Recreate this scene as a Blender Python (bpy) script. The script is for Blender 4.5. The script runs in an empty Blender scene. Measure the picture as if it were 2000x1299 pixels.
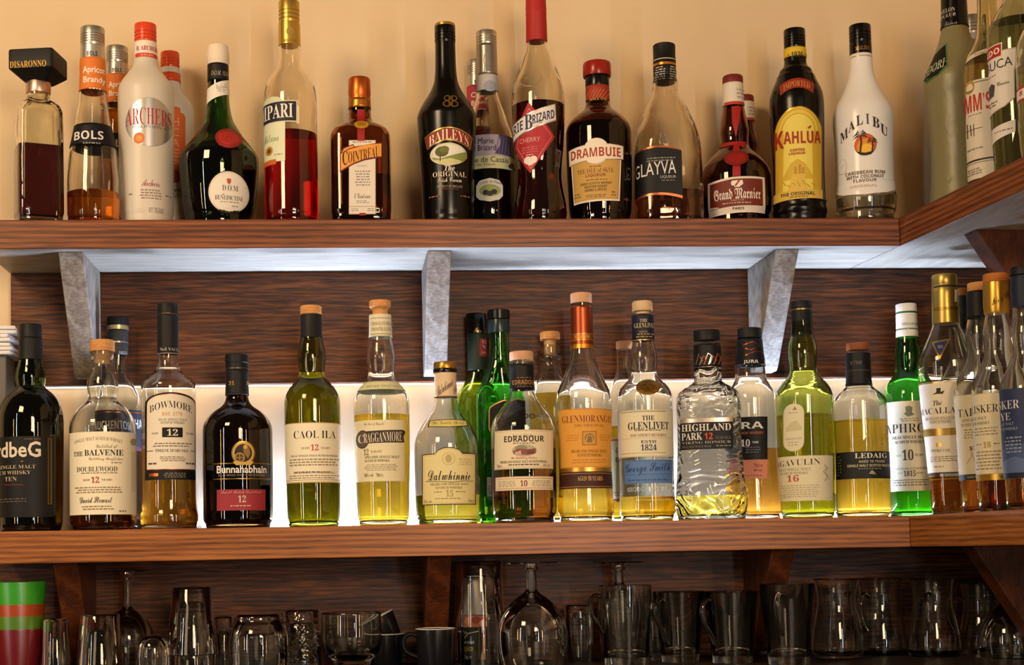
import bpy, bmesh, math, random
from mathutils import Vector, Matrix
random.seed(7)
S = bpy.context.scene
COL = S.collection

# ---------------------------------------------------------------- camera, world, lights
FPX, PPX, PPY = 2900.0, 873.85, 924.63
YAW, PIT, ROLL = -0.0729, 0.0530, -0.0188
CAM = Vector((0, -2.1, 1.30))
_f = Vector((-math.sin(YAW)*math.cos(PIT), math.cos(YAW)*math.cos(PIT), math.sin(PIT)))
_r0 = Vector((math.cos(YAW), math.sin(YAW), 0)); _u0 = _r0.cross(_f)
_r = math.cos(ROLL)*_r0 + math.sin(ROLL)*_u0
_u = math.cos(ROLL)*_u0 - math.sin(ROLL)*_r0
cam = bpy.data.cameras.new('camera'); cam.sensor_width = 36; cam.lens = FPX/2000*36
cam.shift_x = (1000-PPX)/2000; cam.shift_y = (PPY-649.5)/2000; cam.clip_start = .05
co = bpy.data.objects.new('camera', cam); COL.objects.link(co)
co.matrix_world = Matrix(((_r.x, _u.x, -_f.x, CAM.x), (_r.y, _u.y, -_f.y, CAM.y), (_r.z, _u.z, -_f.z, CAM.z), (0, 0, 0, 1)))
S.camera = co
S.view_settings.view_transform = 'Standard'; S.view_settings.look = 'None'
S.view_settings.exposure = 0.0; S.view_settings.gamma = 1.0
cy = S.cycles
cy.max_bounces = 20; cy.transmission_bounces = 20; cy.glossy_bounces = 5; cy.diffuse_bounces = 3; cy.transparent_max_bounces = 12
cy.caustics_reflective = False; cy.caustics_refractive = True; cy.blur_glossy = 0.6
cy.sample_clamp_indirect = 4.0; cy.use_denoising = True
wd = bpy.data.worlds.new('dim_bar_room'); S.world = wd; wd.use_nodes = True
_bg = wd.node_tree.nodes['Background']; _bg.inputs[0].default_value = (1.0, .66, .40, 1); _bg.inputs[1].default_value = .08

def area(name, loc, target, sx, sy, watts, col):
    l = bpy.data.lights.new(name, 'AREA'); l.shape = 'RECTANGLE'; l.size = sx; l.size_y = sy; l.energy = watts; l.color = col
    o = bpy.data.objects.new(name, l); COL.objects.link(o); o.location = loc
    o.rotation_euler = (Vector(target)-Vector(loc)).to_track_quat('-Z', 'Y').to_euler(); return o
def bulb(name, loc, watts, col, rad):
    l = bpy.data.lights.new(name, 'POINT'); l.energy = watts; l.color = col; l.shadow_soft_size = rad
    o = bpy.data.objects.new(name, l); COL.objects.link(o); o.location = loc; return o
WARM = (1.0, .70, .40)
area('warm_ceiling_lamp', (-1.3, -1.8, 2.6), (-.1, .1, 1.6), .6, .6, 34, WARM)
area('warm_front_fill', (.5, -2.9, 1.95), (.2, .1, 1.45), .5, .5, 22, WARM)  # added frontal fill that brightens the lower row of labels, no known fixture
area('street_window', (-2.3, -2.3, 1.55), (0, .1, 1.4), .075, 1.5, 14, (.86, .93, 1.0))
area('amber_wall_lamp', (-2.75, -1.9, 1.5), (0, .1, 1.4), .055, 1.0, 8, (1.0, .55, .18))
area('door_glass', (1.0, -3.3, 1.4), (0, .1, 1.3), .055, 1.6, 18, (.80, .90, 1.0))
area('amber_door_lamp', (1.75, -3.0, 1.35), (0, .1, 1.3), .055, 1.1, 12, (1.0, .5, .15))
for i in range(6):
    bulb('pendant_bulb', (.45+.06*(i % 2), -2.7, .85+.3*i), 1.6, (1, .90, .78), .028)

# ---------------------------------------------------------------- projection helpers
def proj(P):
    d = Vector(P)-CAM; z = d.dot(_f)
    return (PPX+FPX*d.dot(_r)/z, PPY-FPX*d.dot(_u)/z)
def ray(px, py):
    return _r*(px-PPX)/FPX - _u*(py-PPY)/FPX + _f
def at(px, py, Y):
    d = ray(px, py); return CAM + d*((Y-CAM.y)/d.y)
def depth(P): return (Vector(P)-CAM).dot(_f)

ZUT, ZUB, ZLT, ZLB = 1.7771, 1.7354, 1.3401, 1.2948     # shelf planks: top / underside
XC, YB, YW = .8247, .176, .196                           # corner x, backboard face, wall face
ZCT = 1.131                                              # counter top

# ---------------------------------------------------------------- materials
_mc = {}
def lin(h):
    h = h.lstrip('#'); o = []
    for i in (0, 2, 4):
        c = int(h[i:i+2], 16)/255; o.append(c/12.92 if c <= .04045 else ((c+.055)/1.055)**2.4)
    return (*o, 1)
def setp(b, **k):
    for n, v in k.items(): b.inputs[n.replace('_', ' ')].default_value = v
def new_mat(name):
    m = bpy.data.materials.new(name); m.use_nodes = True
    return m, m.node_tree, m.node_tree.nodes['Principled BSDF']
def col(h):
    """opaque colour: 'rrggbb' paper, suffix * metallic foil, suffix ! glossy plastic"""
    if h in _mc: return _mc[h]
    m, nt, b = new_mat('tone_'+h); c = h[:6]; f = h[6:]
    b.inputs['Base Color'].default_value = lin(c); b.inputs['Roughness'].default_value = .55; b.inputs['Specular IOR Level'].default_value = .3
    if f == '*': setp(b, Metallic=.85, Roughness=.33)
    if f == '!': setp(b, Roughness=.22)
    if f == '~': setp(b, Roughness=.8)
    _mc[h] = m; return m
def glass(h, rough=0.0, bump=0, bscale=60, trans=1.0, kind='noise'):
    key = ('g', h, rough, bump, bscale, trans, kind)
    if key in _mc: return _mc[key]
    m, nt, b = new_mat('glass_'+h)
    b.inputs['Base Color'].default_value = lin(h)
    setp(b, Roughness=rough, IOR=1.5); b.inputs['Transmission Weight'].default_value = trans
    if bump:
        tc = nt.nodes.new('ShaderNodeTexCoord'); bp = nt.nodes.new('ShaderNodeBump')
        if kind == 'noise':
            t = nt.nodes.new('ShaderNodeTexNoise'); t.inputs['Scale'].default_value = bscale; t.inputs['Detail'].default_value = 1; out = t.outputs['Fac']
        else:
            t = nt.nodes.new('ShaderNodeTexWave'); t.wave_type = 'RINGS'; t.inputs['Scale'].default_value = bscale
            t.inputs['Distortion'].default_value = 14; t.inputs['Detail'].default_value = 1; t.inputs['Detail Scale'].default_value = .9; out = t.outputs['Fac']
        nt.links.new(tc.outputs['Object'], t.inputs['Vector']); nt.links.new(out, bp.inputs['Height'])
        bp.inputs['Strength'].default_value = bump; bp.inputs['Distance'].default_value = .002
        nt.links.new(bp.outputs['Normal'], b.inputs['Normal'])
    _mc[key] = m; return m
def liquid(h):
    key = ('l', h)
    if key in _mc: return _mc[key]
    m, nt, b = new_mat('liquid_'+h); b.inputs['Base Color'].default_value = lin(h)
    setp(b, Roughness=0.0, IOR=1.34); b.inputs['Transmission Weight'].default_value = 1; _mc[key] = m; return m
def wood(name, c1, c2, c3, scale=(1.6, 14, 14), rough=.42, dist=3.0, coat=0.0, bands=5.0, lo=.28, hi=.68, mix=.28):
    m, nt, b = new_mat(name); N = nt.nodes; L = nt.links
    tc = N.new('ShaderNodeTexCoord'); mp = N.new('ShaderNodeMapping'); mp.inputs['Scale'].default_value = scale
    L.new(tc.outputs['Object'], mp.inputs['Vector'])
    n1 = N.new('ShaderNodeTexNoise'); n1.inputs['Scale'].default_value = bands; n1.inputs['Detail'].default_value = 4; n1.inputs['Distortion'].default_value = dist*.3
    L.new(mp.outputs[0], n1.inputs['Vector'])
    w = N.new('ShaderNodeTexWave'); w.bands_direction = 'Z'; w.inputs['Scale'].default_value = bands*.55; w.inputs['Distortion'].default_value = dist*3; w.inputs['Detail'].default_value = 3; w.inputs['Detail Scale'].default_value = .8
    L.new(mp.outputs[0], w.inputs['Vector'])
    mp2 = N.new('ShaderNodeMapping'); mp2.inputs['Scale'].default_value = (scale[0]*4, scale[1]*14, scale[2]*14)
    L.new(tc.outputs['Object'], mp2.inputs['Vector'])
    n2 = N.new('ShaderNodeTexNoise'); n2.inputs['Scale'].default_value = 4; n2.inputs['Detail'].default_value = 3
    L.new(mp2.outputs[0], n2.inputs['Vector'])
    mx = N.new('ShaderNodeMix'); mx.inputs[0].default_value = mix
    L.new(n1.outputs['Fac'], mx.inputs[2]); L.new(w.outputs['Fac'], mx.inputs[3])
    mx2 = N.new('ShaderNodeMix'); mx2.inputs[0].default_value = .5
    L.new(mx.outputs[0], mx2.inputs[2]); L.new(n2.outputs['Fac'], mx2.inputs[3])
    cr = N.new('ShaderNodeValToRGB'); e = cr.color_ramp.elements
    e[0].position = lo; e[0].color = lin(c1); e[1].position = hi; e[1].color = lin(c3)
    k = e.new((lo+hi)/2); k.color = lin(c2)
    L.new(mx2.outputs[0], cr.inputs[0]); L.new(cr.outputs[0], b.inputs['Base Color'])
    bp = N.new('ShaderNodeBump'); bp.inputs['Strength'].default_value = .25; bp.inputs['Distance'].default_value = .001
    L.new(mx2.outputs[0], bp.inputs['Height']); L.new(bp.outputs[0], b.inputs['Normal'])
    b.inputs['Specular IOR Level'].default_value = .3; setp(b, Roughness=rough); b.inputs['Coat Weight'].default_value = coat; b.inputs['Coat Roughness'].default_value = .25
    return m
def plaster(name, c1, c2):
    m, nt, b = new_mat(name); N = nt.nodes; L = nt.links
    tc = N.new('ShaderNodeTexCoord'); n = N.new('ShaderNodeTexNoise'); n.inputs['Scale'].default_value = 6; n.inputs['Detail'].default_value = 5
    cr = N.new('ShaderNodeValToRGB'); cr.color_ramp.elements[0].color = lin(c1); cr.color_ramp.elements[1].color = lin(c2)
    cr.color_ramp.elements[0].position = .35; cr.color_ramp.elements[1].position = .65
    L.new(tc.outputs['Object'], n.inputs['Vector']); L.new(n.outputs['Fac'], cr.inputs[0]); L.new(cr.outputs[0], b.inputs['Base Color'])
    n2 = N.new('ShaderNodeTexNoise'); n2.inputs['Scale'].default_value = 120; bp = N.new('ShaderNodeBump'); bp.inputs['Strength'].default_value = .12; bp.inputs['Distance'].default_value = .001
    L.new(tc.outputs['Object'], n2.inputs['Vector']); L.new(n2.outputs['Fac'], bp.inputs['Height']); L.new(bp.outputs[0], b.inputs['Normal'])
    setp(b, Roughness=.7); return m
def emit(h, s):
    m, nt, b = new_mat('led_glow'); b.inputs['Base Color'].default_value = lin(h); b.inputs['Emission Color'].default_value = lin(h); b.inputs['Emission Strength'].default_value = s; return m

# ---------------------------------------------------------------- object helpers
def link(name, verts, faces, mats, parent=None, midx=None, smooth=True, sharp=35):
    me = bpy.data.meshes.new(name); me.from_pydata([tuple(v) for v in verts], [], faces)
    for m in (mats if isinstance(mats, (list, tuple)) else [mats]): me.materials.append(m)
    if midx: me.polygons.foreach_set('material_index', midx)
    me.polygons.foreach_set('use_smooth', [smooth]*len(me.polygons))
    if smooth and sharp: me.set_sharp_from_angle(angle=math.radians(sharp))
    me.update()
    o = bpy.data.objects.new(name, me); COL.objects.link(o)
    if parent: o.parent = parent
    return o
def thing(name, label, cat, loc, rz=0, group=None):
    o = bpy.data.objects.new(name, None); COL.objects.link(o); o.empty_display_size = .03
    o.location = loc; o.rotation_euler = (0, 0, rz); o['label'] = label; o['category'] = cat
    if group: o['group'] = group
    return o
def tag(o, label, cat, group=None):
    o['label'] = label; o['category'] = cat
    if group: o['group'] = group
    return o
def struct(o, label, cat='structure'):
    o['kind'] = 'structure'; o['label'] = label; o['category'] = cat; return o
def prism(name, poly, z0, z1, mat, parent=None):
    """extrude an xy polygon from z0 to z1"""
    n = len(poly); v = [(x, y, z0) for x, y in poly]+[(x, y, z1) for x, y in poly]
    f = [tuple(range(n-1, -1, -1)), tuple(range(n, 2*n))]+[(i, (i+1) % n, n+(i+1) % n, n+i) for i in range(n)]
    o = link(name, v, f, mat, parent, smooth=False)
    bm = bmesh.new(); bm.from_mesh(o.data); bmesh.ops.recalc_face_normals(bm, faces=bm.faces); bm.to_mesh(o.data); bm.free()
    return o
def slab(name, P, d, thick, mat, parent=None):
    """polygon P (3d points) extruded along vector d*thick"""
    n = len(P); v = [Vector(p) for p in P]; v += [p+Vector(d)*thick for p in v]
    f = [tuple(range(n-1, -1, -1)), tuple(range(n, 2*n))]+[(i, (i+1) % n, n+(i+1) % n, n+i) for i in range(n)]
    o = link(name, v, f, mat, parent, smooth=False)
    bm = bmesh.new(); bm.from_mesh(o.data); bmesh.ops.recalc_face_normals(bm, faces=bm.faces); bm.to_mesh(o.data); bm.free()
    return o
def bevel(o, w=.002, seg=2):
    m = o.modifiers.new('bevel', 'BEVEL'); m.width = w; m.segments = seg; m.limit_method = 'ANGLE'; return o
def tube(name, pts, rad, mat, parent=None, n=10, flat=1.0):
    P = [Vector(p) for p in pts]; V = []; Fc = []
    up = Vector((0, 1, 0))
    for i, p in enumerate(P):
        t = (P[min(i+1, len(P)-1)]-P[max(i-1, 0)]).normalized()
        a = t.cross(up).normalized(); b = up
        r = rad[i] if isinstance(rad, (list, tuple)) else rad
        for k in range(n):
            q = 2*math.pi*k/n; V.append(p+a*math.cos(q)*r+b*math.sin(q)*r*flat)
    for i in range(len(P)-1):
        for k in range(n):
            Fc.append((i*n+k, i*n+(k+1) % n, (i+1)*n+(k+1) % n, (i+1)*n+k))
    Fc.append(tuple(range(n-1, -1, -1))); Fc.append(tuple(range((len(P)-1)*n, len(P)*n)))
    return link(name, V, Fc, mat, parent)
def smooth_pts(pts, k=6):
    P = [Vector(p) for p in pts]; out = []
    for i in range(len(P)-1):
        a, b, c, d = P[max(i-1, 0)], P[i], P[i+1], P[min(i+2, len(P)-1)]
        for j in range(k):
            t = j/k
            out.append(.5*((2*b)+(c-a)*t+(2*a-5*b+4*c-d)*t*t+(3*b-a-3*c+d)*t**3))
    out.append(P[-1]); return out

# ---------------------------------------------------------------- profiles and sections
def pchip(pts):
    """monotone interpolant through (z, a) points sorted by z"""
    q = [pts[0]]
    for p in pts[1:]:
        if p[0]-q[-1][0] > 1e-6: q.append(p)
    if len(q) < 2: q.append((q[0][0]+1, q[0][1]))
    pts = q; n = len(pts); h = [pts[i+1][0]-pts[i][0] for i in range(n-1)]; d = [(pts[i+1][1]-pts[i][1])/h[i] for i in range(n-1)]
    m = [d[0]]+[0]*(n-2)+[d[-1]]
    for i in range(1, n-1):
        if d[i-1]*d[i] > 0:
            w1 = 2*h[i]+h[i-1]; w2 = h[i]+2*h[i-1]; m[i] = (w1+w2)/(w1/d[i-1]+w2/d[i])
    def f(z):
        if z <= pts[0][0]: return pts[0][1]
        if z >= pts[-1][0]: return pts[-1][1]
        i = 0
        while z > pts[i+1][0]: i += 1
        t = (z-pts[i][0])/h[i]
        return ((2*t**3-3*t*t+1)*pts[i][1]+(t**3-2*t*t+t)*h[i]*m[i]+(-2*t**3+3*t*t)*pts[i+1][1]+(t**3-t*t)*h[i]*m[i+1])
    return f
def sect(n, q, N):
    o = []
    for i in range(N):
        t = 2*math.pi*i/N - math.pi/2; c, s = math.cos(t), math.sin(t)
        o.append((math.copysign(abs(c)**(2/n), c), q*math.copysign(abs(s)**(2/n), s)))
    return o
_tab = {}
def arc_table(n, q):
    """front arc: list of (s, x, y, nx, ny) for unit half-width from the front centre to the back on the +x side"""
    key = (round(n, 2), round(q, 3))
    if key in _tab: return _tab[key]
    M = 240; P = []
    for i in range(M+1):
        t = -math.pi/2+math.pi*i/M; c, s = math.cos(t), math.sin(t)
        P.append((0.0 if i == 0 else max(abs(c), 1e-9)**(2/n), q*math.copysign(abs(s)**(2/n), s)))
    T = []; acc = 0
    for i, (x, y) in enumerate(P):
        if i: acc += math.hypot(x-P[i-1][0], y-P[i-1][1])
        a = P[max(i-1, 0)]; b = P[min(i+1, M)]
        if i == 0: a = (-b[0], b[1])
        tx, ty = b[0]-a[0], b[1]-a[1]; l = math.hypot(tx, ty) or 1
        T.append((acc, x, y, ty/l, -tx/l))
    _tab[key] = T; return T
def revolve(path, secf, N=44, closed_ends=True):
    """path: list of (z, a) ; returns verts, faces of the swept surface"""
    V = []; Fc = []; rings = []
    for z, a in path:
        if a < 1e-6:
            rings.append([len(V)]); V.append((0, 0, z)); continue
        n, q = secf(z); base = len(V)
        for x, y in sect(n, q, N): V.append((a*x, a*y, z))
        rings.append(list(range(base, base+N)))
    for A, B in zip(rings, rings[1:]):
        if len(A) == 1 and len(B) == 1: continue
        for k in range(N):
            k2 = (k+1) % N
            if len(A) == 1: Fc.append((A[0], B[k2], B[k]))
            elif len(B) == 1: Fc.append((A[k], A[k2], B[0]))
            else: Fc.append((A[k], A[k2], B[k2], B[k]))
    return V, Fc
ROUND = lambda z: (2, 1)

# ---------------------------------------------------------------- lettering
_MATH = {'B': (0x1D400, 0x1D41A, 0x1D7CE), 'R': (0x1D400, 0x1D41A, 0x1D7CE), 'I': (0x1D434, 0x1D44E, 0), 'J': (0x1D468, 0x1D482, 0), 'S': (0x1D4D0, 0x1D4EA, 0), 'F': (0x1D56C, 0x1D586, 0), 'X': (0x1D5D4, 0x1D5EE, 0x1D7EC)}
def styled(s, f):
    if f not in _MATH: return s
    U, L, D = _MATH[f]; o = ''
    for c in s:
        if 'A' <= c <= 'Z': o += chr(U+ord(c)-65)
        elif c == 'h' and f == 'I': o += '\u210e'
        elif 'a' <= c <= 'z': o += chr(L+ord(c)-97)
        elif '0' <= c <= '9' and D: o += chr(D+ord(c)-48)
        else: o += c
    return o
_gl = {}
def glyphs(s, f):
    """triangulated lettering normalised to the unit box"""
    if (s, f) in _gl: return _gl[(s, f)]
    cu = bpy.data.curves.new('lettering', 'FONT'); cu.body = styled(s, f); cu.resolution_u = 2
    if f == 'R': cu.offset = -.012
    if f == 'H': cu.offset = .02
    ob = bpy.data.objects.new('lettering', cu); me = ob.to_mesh()
    V = [(v.co.x, v.co.y) for v in me.vertices]; Fc = [tuple(p.vertices) for p in me.polygons]
    ob.to_mesh_clear(); bpy.data.objects.remove(ob); bpy.data.curves.remove(cu)
    if not V: _gl[(s, f)] = ([], []); return _gl[(s, f)]
    x0 = min(v[0] for v in V); x1 = max(v[0] for v in V); y0 = min(v[1] for v in V); y1 = max(v[1] for v in V)
    _gl[(s, f)] = ([((v[0]-x0)/(x1-x0), (v[1]-y0)/(y1-y0)) for v in V], Fc); return _gl[(s, f)]
# label primitives, all in photograph pixels
def R(x0, y0, x1, y1, c, r=0): return ('R', x0, y0, x1, y1, c, r)
def O(cx, cy, rx, ry, c): return ('O', cx, cy, rx, ry, c)
def P(pts, c): return ('P', pts, c)
def T(s, f, c, x0, y0, x1, y1, bow=0, rise=0): return ('T', s, f, c, x0, y0, x1, y1, bow, rise)
def D(x0, y0, x1, y1, rows, c): return ('D', x0, y0, x1, y1, rows, c)
def L(pts, w, c): return ('L', pts, w, c)
def frame(x0, y0, x1, y1, w, c, inner, r=0): return [R(x0, y0, x1, y1, c, r), R(x0+w, y0+w, x1-w, y1-w, inner, max(0, r-w))]

class Bottle:
    """a bottle built round a vertical axis; sizes read off in photograph pixels at the bottle's own distance"""
    def __init__(s, name, label, cx, base, prof, z0, Y=None, sec=None, rot=0, group=None, cat='bottle'):
        mx = max(h for _, h in prof)
        if Y is None: Y = .010+mx*.00073
        p = at(cx, base, Y); s.X, s.Y, s.z0, s.cx = p.x, Y, z0, cx
        s.k = depth(p)/FPX; s.ax = Vector((p.x, Y, z0))
        dv = CAM-s.ax; dv.z = 0; dv.normalize(); s.dv = dv
        s.rz = math.atan2(dv.x, -dv.y)+math.radians(rot)
        s.rot = math.radians(rot)
        s.root = thing(name, label, cat, s.ax, s.rz, group)
        s.secpts = [(s.zf(y)-z0, n, q) for y, n, q in sec] if sec else None
        if s.secpts: s.secpts.sort()
        s.prof = s.local(prof); s.fn = pchip(s.prof); s.top = s.prof[-1][0]
    def pt(s, y, r=0):
        """point with photograph row y on the vertical line r in front of the axis"""
        o = s.ax+s.dv*r; px = s.cx
        for _ in range(3):
            d = ray(px, y); P_ = CAM+d*((o-CAM).dot(s.dv)/d.dot(s.dv)); px = proj((o.x, o.y, P_.z))[0]
        return P_.z, px
    def zf(s, y): return s.pt(y)[0]
    def local(s, prof):
        pr = sorted((max(0.0, s.zf(y)-s.z0), h*s.k) for y, h in prof)
        out = [pr[0]]
        for z, a in pr[1:]:
            if z-out[-1][0] > 2e-4: out.append((z, a))
        if out[0][0] > 2e-3: out.insert(0, (0.0, out[0][1]))
        return out
    def sec(s, z):
        if not s.secpts: return (2, 1)
        q = s.secpts
        if z <= q[0][0]: return q[0][1:]
        for a, b in zip(q, q[1:]):
            if z <= b[0]:
                t = (z-a[0])/(b[0]-a[0]); return (a[1]+(b[1]-a[1])*t, a[2]+(b[2]-a[2])*t)
        return q[-1][1:]
    def samples(s, z0, z1, step=.0035):
        n = max(2, int((z1-z0)/step)); zs = [z0+(z1-z0)*i/n for i in range(n+1)]
        zs += [z for z, _ in s.prof if z0 < z < z1]; return sorted(zs)
    def body(s, mat, wall=.0026, base=.006, fill=None, liq=None, N=48, name='glass_body', solid=False, punt=.004):
        A = s.fn; top = s.top; a0 = A(.004)
        path = [(punt*.9, 0), (punt*.8, a0*.45), (.0006, a0*.80), (0, a0-.0042), (.0004, a0-.0022), (.0016, a0-.0007)]
        path += [(z, A(z)) for z in s.samples(.004, top)]
        if solid: path.append((top, 0))
        else:
            ph = random.uniform(0, 6); lim = s.zf(fill)-s.z0 if fill is not None else 0
            def wl(z):
                sl = min(1.0, abs(A(z+.002)-A(z-.002))/.004)
                return wall*(1+.7*sl)+(.00045*math.sin(z/.0075+ph)*(.35+sl) if z > lim+.004 else 0)
            inn = [(z, max(A(z)-wl(z), .002)) for z in s.samples(base+.005, top)]
            path += inn[::-1]; ai = inn[0][1]
            path += [(base+.0022, ai-.0012), (base+.0005, ai-.004), (base+punt*.4, ai*.5), (base+punt*.7, 0)]
        V, Fc = revolve(path, s.sec, N)
        o = link(name, V, Fc, mat, s.root, sharp=50)
        if fill is not None and not solid:
            zf = s.zf(fill)-s.z0; e = wall*.35
            lp = [(base+punt*.7-e, 0), (base+punt*.4-e, ai*.5), (base+.0005-e, ai-.004+e), (base+.0022-e, ai-.0012+e)]
            lp += [(z, max(A(z)-wl(z), .002)+e) for z in s.samples(base+.005, zf)]
            lp.append((zf, 0))
            V, Fc = revolve(lp, s.sec, N); link('liquid', V, Fc, liq, s.root, sharp=50)
        return o
    def rev(s, name, prof, mat, parent=None, sec=None, rot=0, N=40, smooth=False, sharp=32):
        """solid of revolution given as (row, half-width) from bottom to top"""
        pr = [(s.zf(y)-s.z0, h*s.k) for y, h in prof]
        if smooth:
            f = pchip(pr); z0, z1 = pr[0][0], pr[-1][0]; n = 26; pr = [(z0+(z1-z0)*i/n, f(z0+(z1-z0)*i/n)) for i in range(n+1)]
        path = [(pr[0][0], 0)]+pr+[(pr[-1][0], 0)]
        V, Fc = revolve(path, (lambda z: sec) if sec else ROUND, N)
        if rot:
            c, q = math.cos(math.radians(rot)), math.sin(math.radians(rot)); V = [(x*c-y*q, x*q+y*c, z) for x, y, z in V]
        o = link(name, V, Fc, mat, parent or s.root, sharp=sharp);
        s.last = (pchip(pr) if len(pr) > 1 else None, ROUND if not sec else (lambda z: sec))
        return o
    def shell(s, name, y0, y1, mat, off=.0004, parent=None):
        """sleeve that wraps the glass between two rows"""
        za, zb = s.zf(y1)-s.z0, s.zf(y0)-s.z0; pr = [(z, s.fn(z)+off) for z in s.samples(max(za, .001), zb)]
        V, Fc = revolve(pr, s.sec); o = link(name, V, Fc, mat, parent or s.root)
        o2 = o.modifiers.new('thickness', 'SOLIDIFY'); o2.thickness = .0002; o2.offset = 1
        return o
    # ---- labels
    def label(s, name, items, on=None, parent=None, off=.00025, text=None, du=.0024, rot=0):
        fn, secf = on if on else (s.fn, s.sec)
        mats = []; VV = []; FF = []; MI = []
        def mi(c):
            m = c if not isinstance(c, str) else col(c)
            if m not in mats: mats.append(m)
            return mats.index(m)
        def UZ(px, py):
            r0 = fn(max(s.pt(py)[0]-s.z0, 0)); 
            z, axp = s.pt(py, r0*.97); a = fn(max(z-s.z0, 0)); n, q = secf(z-s.z0)
            kk = s.k*(1-r0/s.k/FPX*.9)
            x = (px-axp)*kk/a
            if n > 2.5: th = s.rot+math.radians(rot); x = (x-q*math.sin(th))/math.cos(th)
            sg = -1 if x < 0 else 1; x = abs(x); Tb = arc_table(n, q)
            if x > .96:
                ss = next(t[0] for t in Tb if t[1] >= .96)+(x-.96)*1.5
            else:
                ss = 0
                for t0, t1 in zip(Tb, Tb[1:]):
                    if t1[1] >= x: ss = t0[0]+(t1[0]-t0[0])*(x-t0[1])/max(t1[1]-t0[1], 1e-9); break
            return sg*ss*a, z-s.z0
        def SURF(u, z, o):
            a = fn(max(z, 0)); n, q = secf(z); Tb = arc_table(n, q); sg = -1 if u < 0 else 1; t = abs(u)/a
            lo, hi = 0, len(Tb)-1
            if t >= Tb[-1][0]: e = Tb[-1]
            else:
                while hi-lo > 1:
                    m_ = (lo+hi)//2
                    if Tb[m_][0] <= t: lo = m_
                    else: hi = m_
                A_, B_ = Tb[lo], Tb[hi]; w = (t-A_[0])/max(B_[0]-A_[0], 1e-9); e = tuple(A_[i]+(B_[i]-A_[i])*w for i in range(5))
            return (sg*(e[1]*a+e[3]*o), e[2]*a+e[4]*o, z)
        def emit_mesh(V, Fc, c, o):
            if not V: return
            bm = bmesh.new(); bv = [bm.verts.new((v[0], v[1], 0)) for v in V]
            for f in Fc:
                try: bm.faces.new([bv[i] for i in f])
                except ValueError: pass
            us = [v[0] for v in V]; zs = [v[1] for v in V]
            def cut(a, b, st, no):
                n = int((b-a)/st)
                for i in range(1, n+1):
                    c_ = a+(b-a)*i/(n+1)
                    bmesh.ops.bisect_plane(bm, geom=bm.verts[:]+bm.edges[:]+bm.faces[:], dist=1e-7, plane_co=(c_*no[0], c_*no[1], 0), plane_no=(no[0], no[1], 0))
            cut(min(us), max(us), du, (1, 0)); cut(min(zs), max(zs), .006, (0, 1))
            b0 = len(VV)
            for i, v in enumerate(bm.verts): v.index = i; VV.append(SURF(v.co.x, v.co.y, o))
            k = mi(c)
            for f in bm.faces:
                f.normal_update(); ids = [b0+v.index for v in f.verts]
                if f.normal.z < 0: ids.reverse()
                FF.append(ids); MI.append(k)
            bm.free()
        lay = 0
        for it in items:
            t = it[0]; lay += 1; o = off+lay*.00006
            if t == 'R':
                _, x0, y0, x1, y1, c, r = it; pts = []
                if r:
                    for ax_, ay_, a0 in ((x1-r, y0+r, -90), (x1-r, y1-r, 0), (x0+r, y1-r, 90), (x0+r, y0+r, 180)):
                        for i in range(7):
                            q = math.radians(a0+15*i); pts.append((ax_+r*math.cos(q), ay_+r*math.sin(q)))
                else: pts = [(x0, y0), (x1, y0), (x1, y1), (x0, y1)]
                Q = [UZ(x, y) for x, y in pts]; emit_mesh(Q, [tuple(range(len(Q)))], c, o)
            elif t == 'O':
                _, cx, cy_, rx, ry, c = it; Q = [UZ(cx+rx*math.cos(2*math.pi*i/36), cy_+ry*math.sin(2*math.pi*i/36)) for i in range(36)]
                emit_mesh(Q, [tuple(range(36))], c, o)
            elif t == 'P':
                Q = [UZ(x, y) for x, y in it[1]]; emit_mesh(Q, [tuple(range(len(Q)))], it[2], o)
            elif t == 'L':
                _, pts, w, c = it; V = []; Fc = []
                for i, (x, y) in enumerate(pts):
                    a = pts[max(i-1, 0)]; b = pts[min(i+1, len(pts)-1)]; l = math.hypot(b[0]-a[0], b[1]-a[1]) or 1
                    nx, ny = -(b[1]-a[1])/l*w/2, (b[0]-a[0])/l*w/2; V += [UZ(x+nx, y+ny), UZ(x-nx, y-ny)]
                    if i: Fc.append((2*i-2, 2*i-1, 2*i+1, 2*i))
                emit_mesh(V, Fc, c, o)
            elif t == 'T':
                _, tx, f, c, x0, y0, x1, y1, bow, rise = it; gv, gf = glyphs(tx, f); ym = (y0+y1)/2
                u0 = UZ(x0, ym)[0]; u1 = UZ(x1, ym)[0]; zb = UZ((x0+x1)/2, max(y0, y1))[1]; zt = UZ((x0+x1)/2, min(y0, y1))[1]
                ut = [UZ(x0+(x1-x0)*i/8, ym)[0] for i in range(9)]
                ub = lambda g: .45*(u0+(u1-u0)*g)+.55*(ut[min(int(g*8), 7)]+(ut[min(int(g*8), 7)+1]-ut[min(int(g*8), 7)])*(g*8-min(int(g*8), 7)))
                V = [(ub(gx), zb+(zt-zb)*gy+(bow*(1-(2*gx-1)**2)+rise*(gx-.5))*s.k) for gx, gy in gv]
                emit_mesh(V, gf, c, o+.00004)
            elif t == 'D':
                _, x0, y0, x1, y1, rows, c = it; h = (y1-y0)/rows
                V = []; Fc = []
                for i in range(rows):
                    yy = y0+h*i; x = x0+random.random()*(x1-x0)*.10; xe = x1-random.random()*(x1-x0)*.10
                    while x < xe-2:
                        w = min(random.choice((3, 4, 6, 7)), xe-x); b = len(V)
                        V += [UZ(x, yy+h*.62), UZ(x+w, yy+h*.62), UZ(x+w, yy+h*.2), UZ(x, yy+h*.2)]; Fc.append((b, b+1, b+2, b+3)); x += w+1.8
                emit_mesh(V, Fc, c, o)
        o = link(name, VV, FF, mats, parent or s.root, MI, sharp=None)
        if text: o['label'] = text
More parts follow.
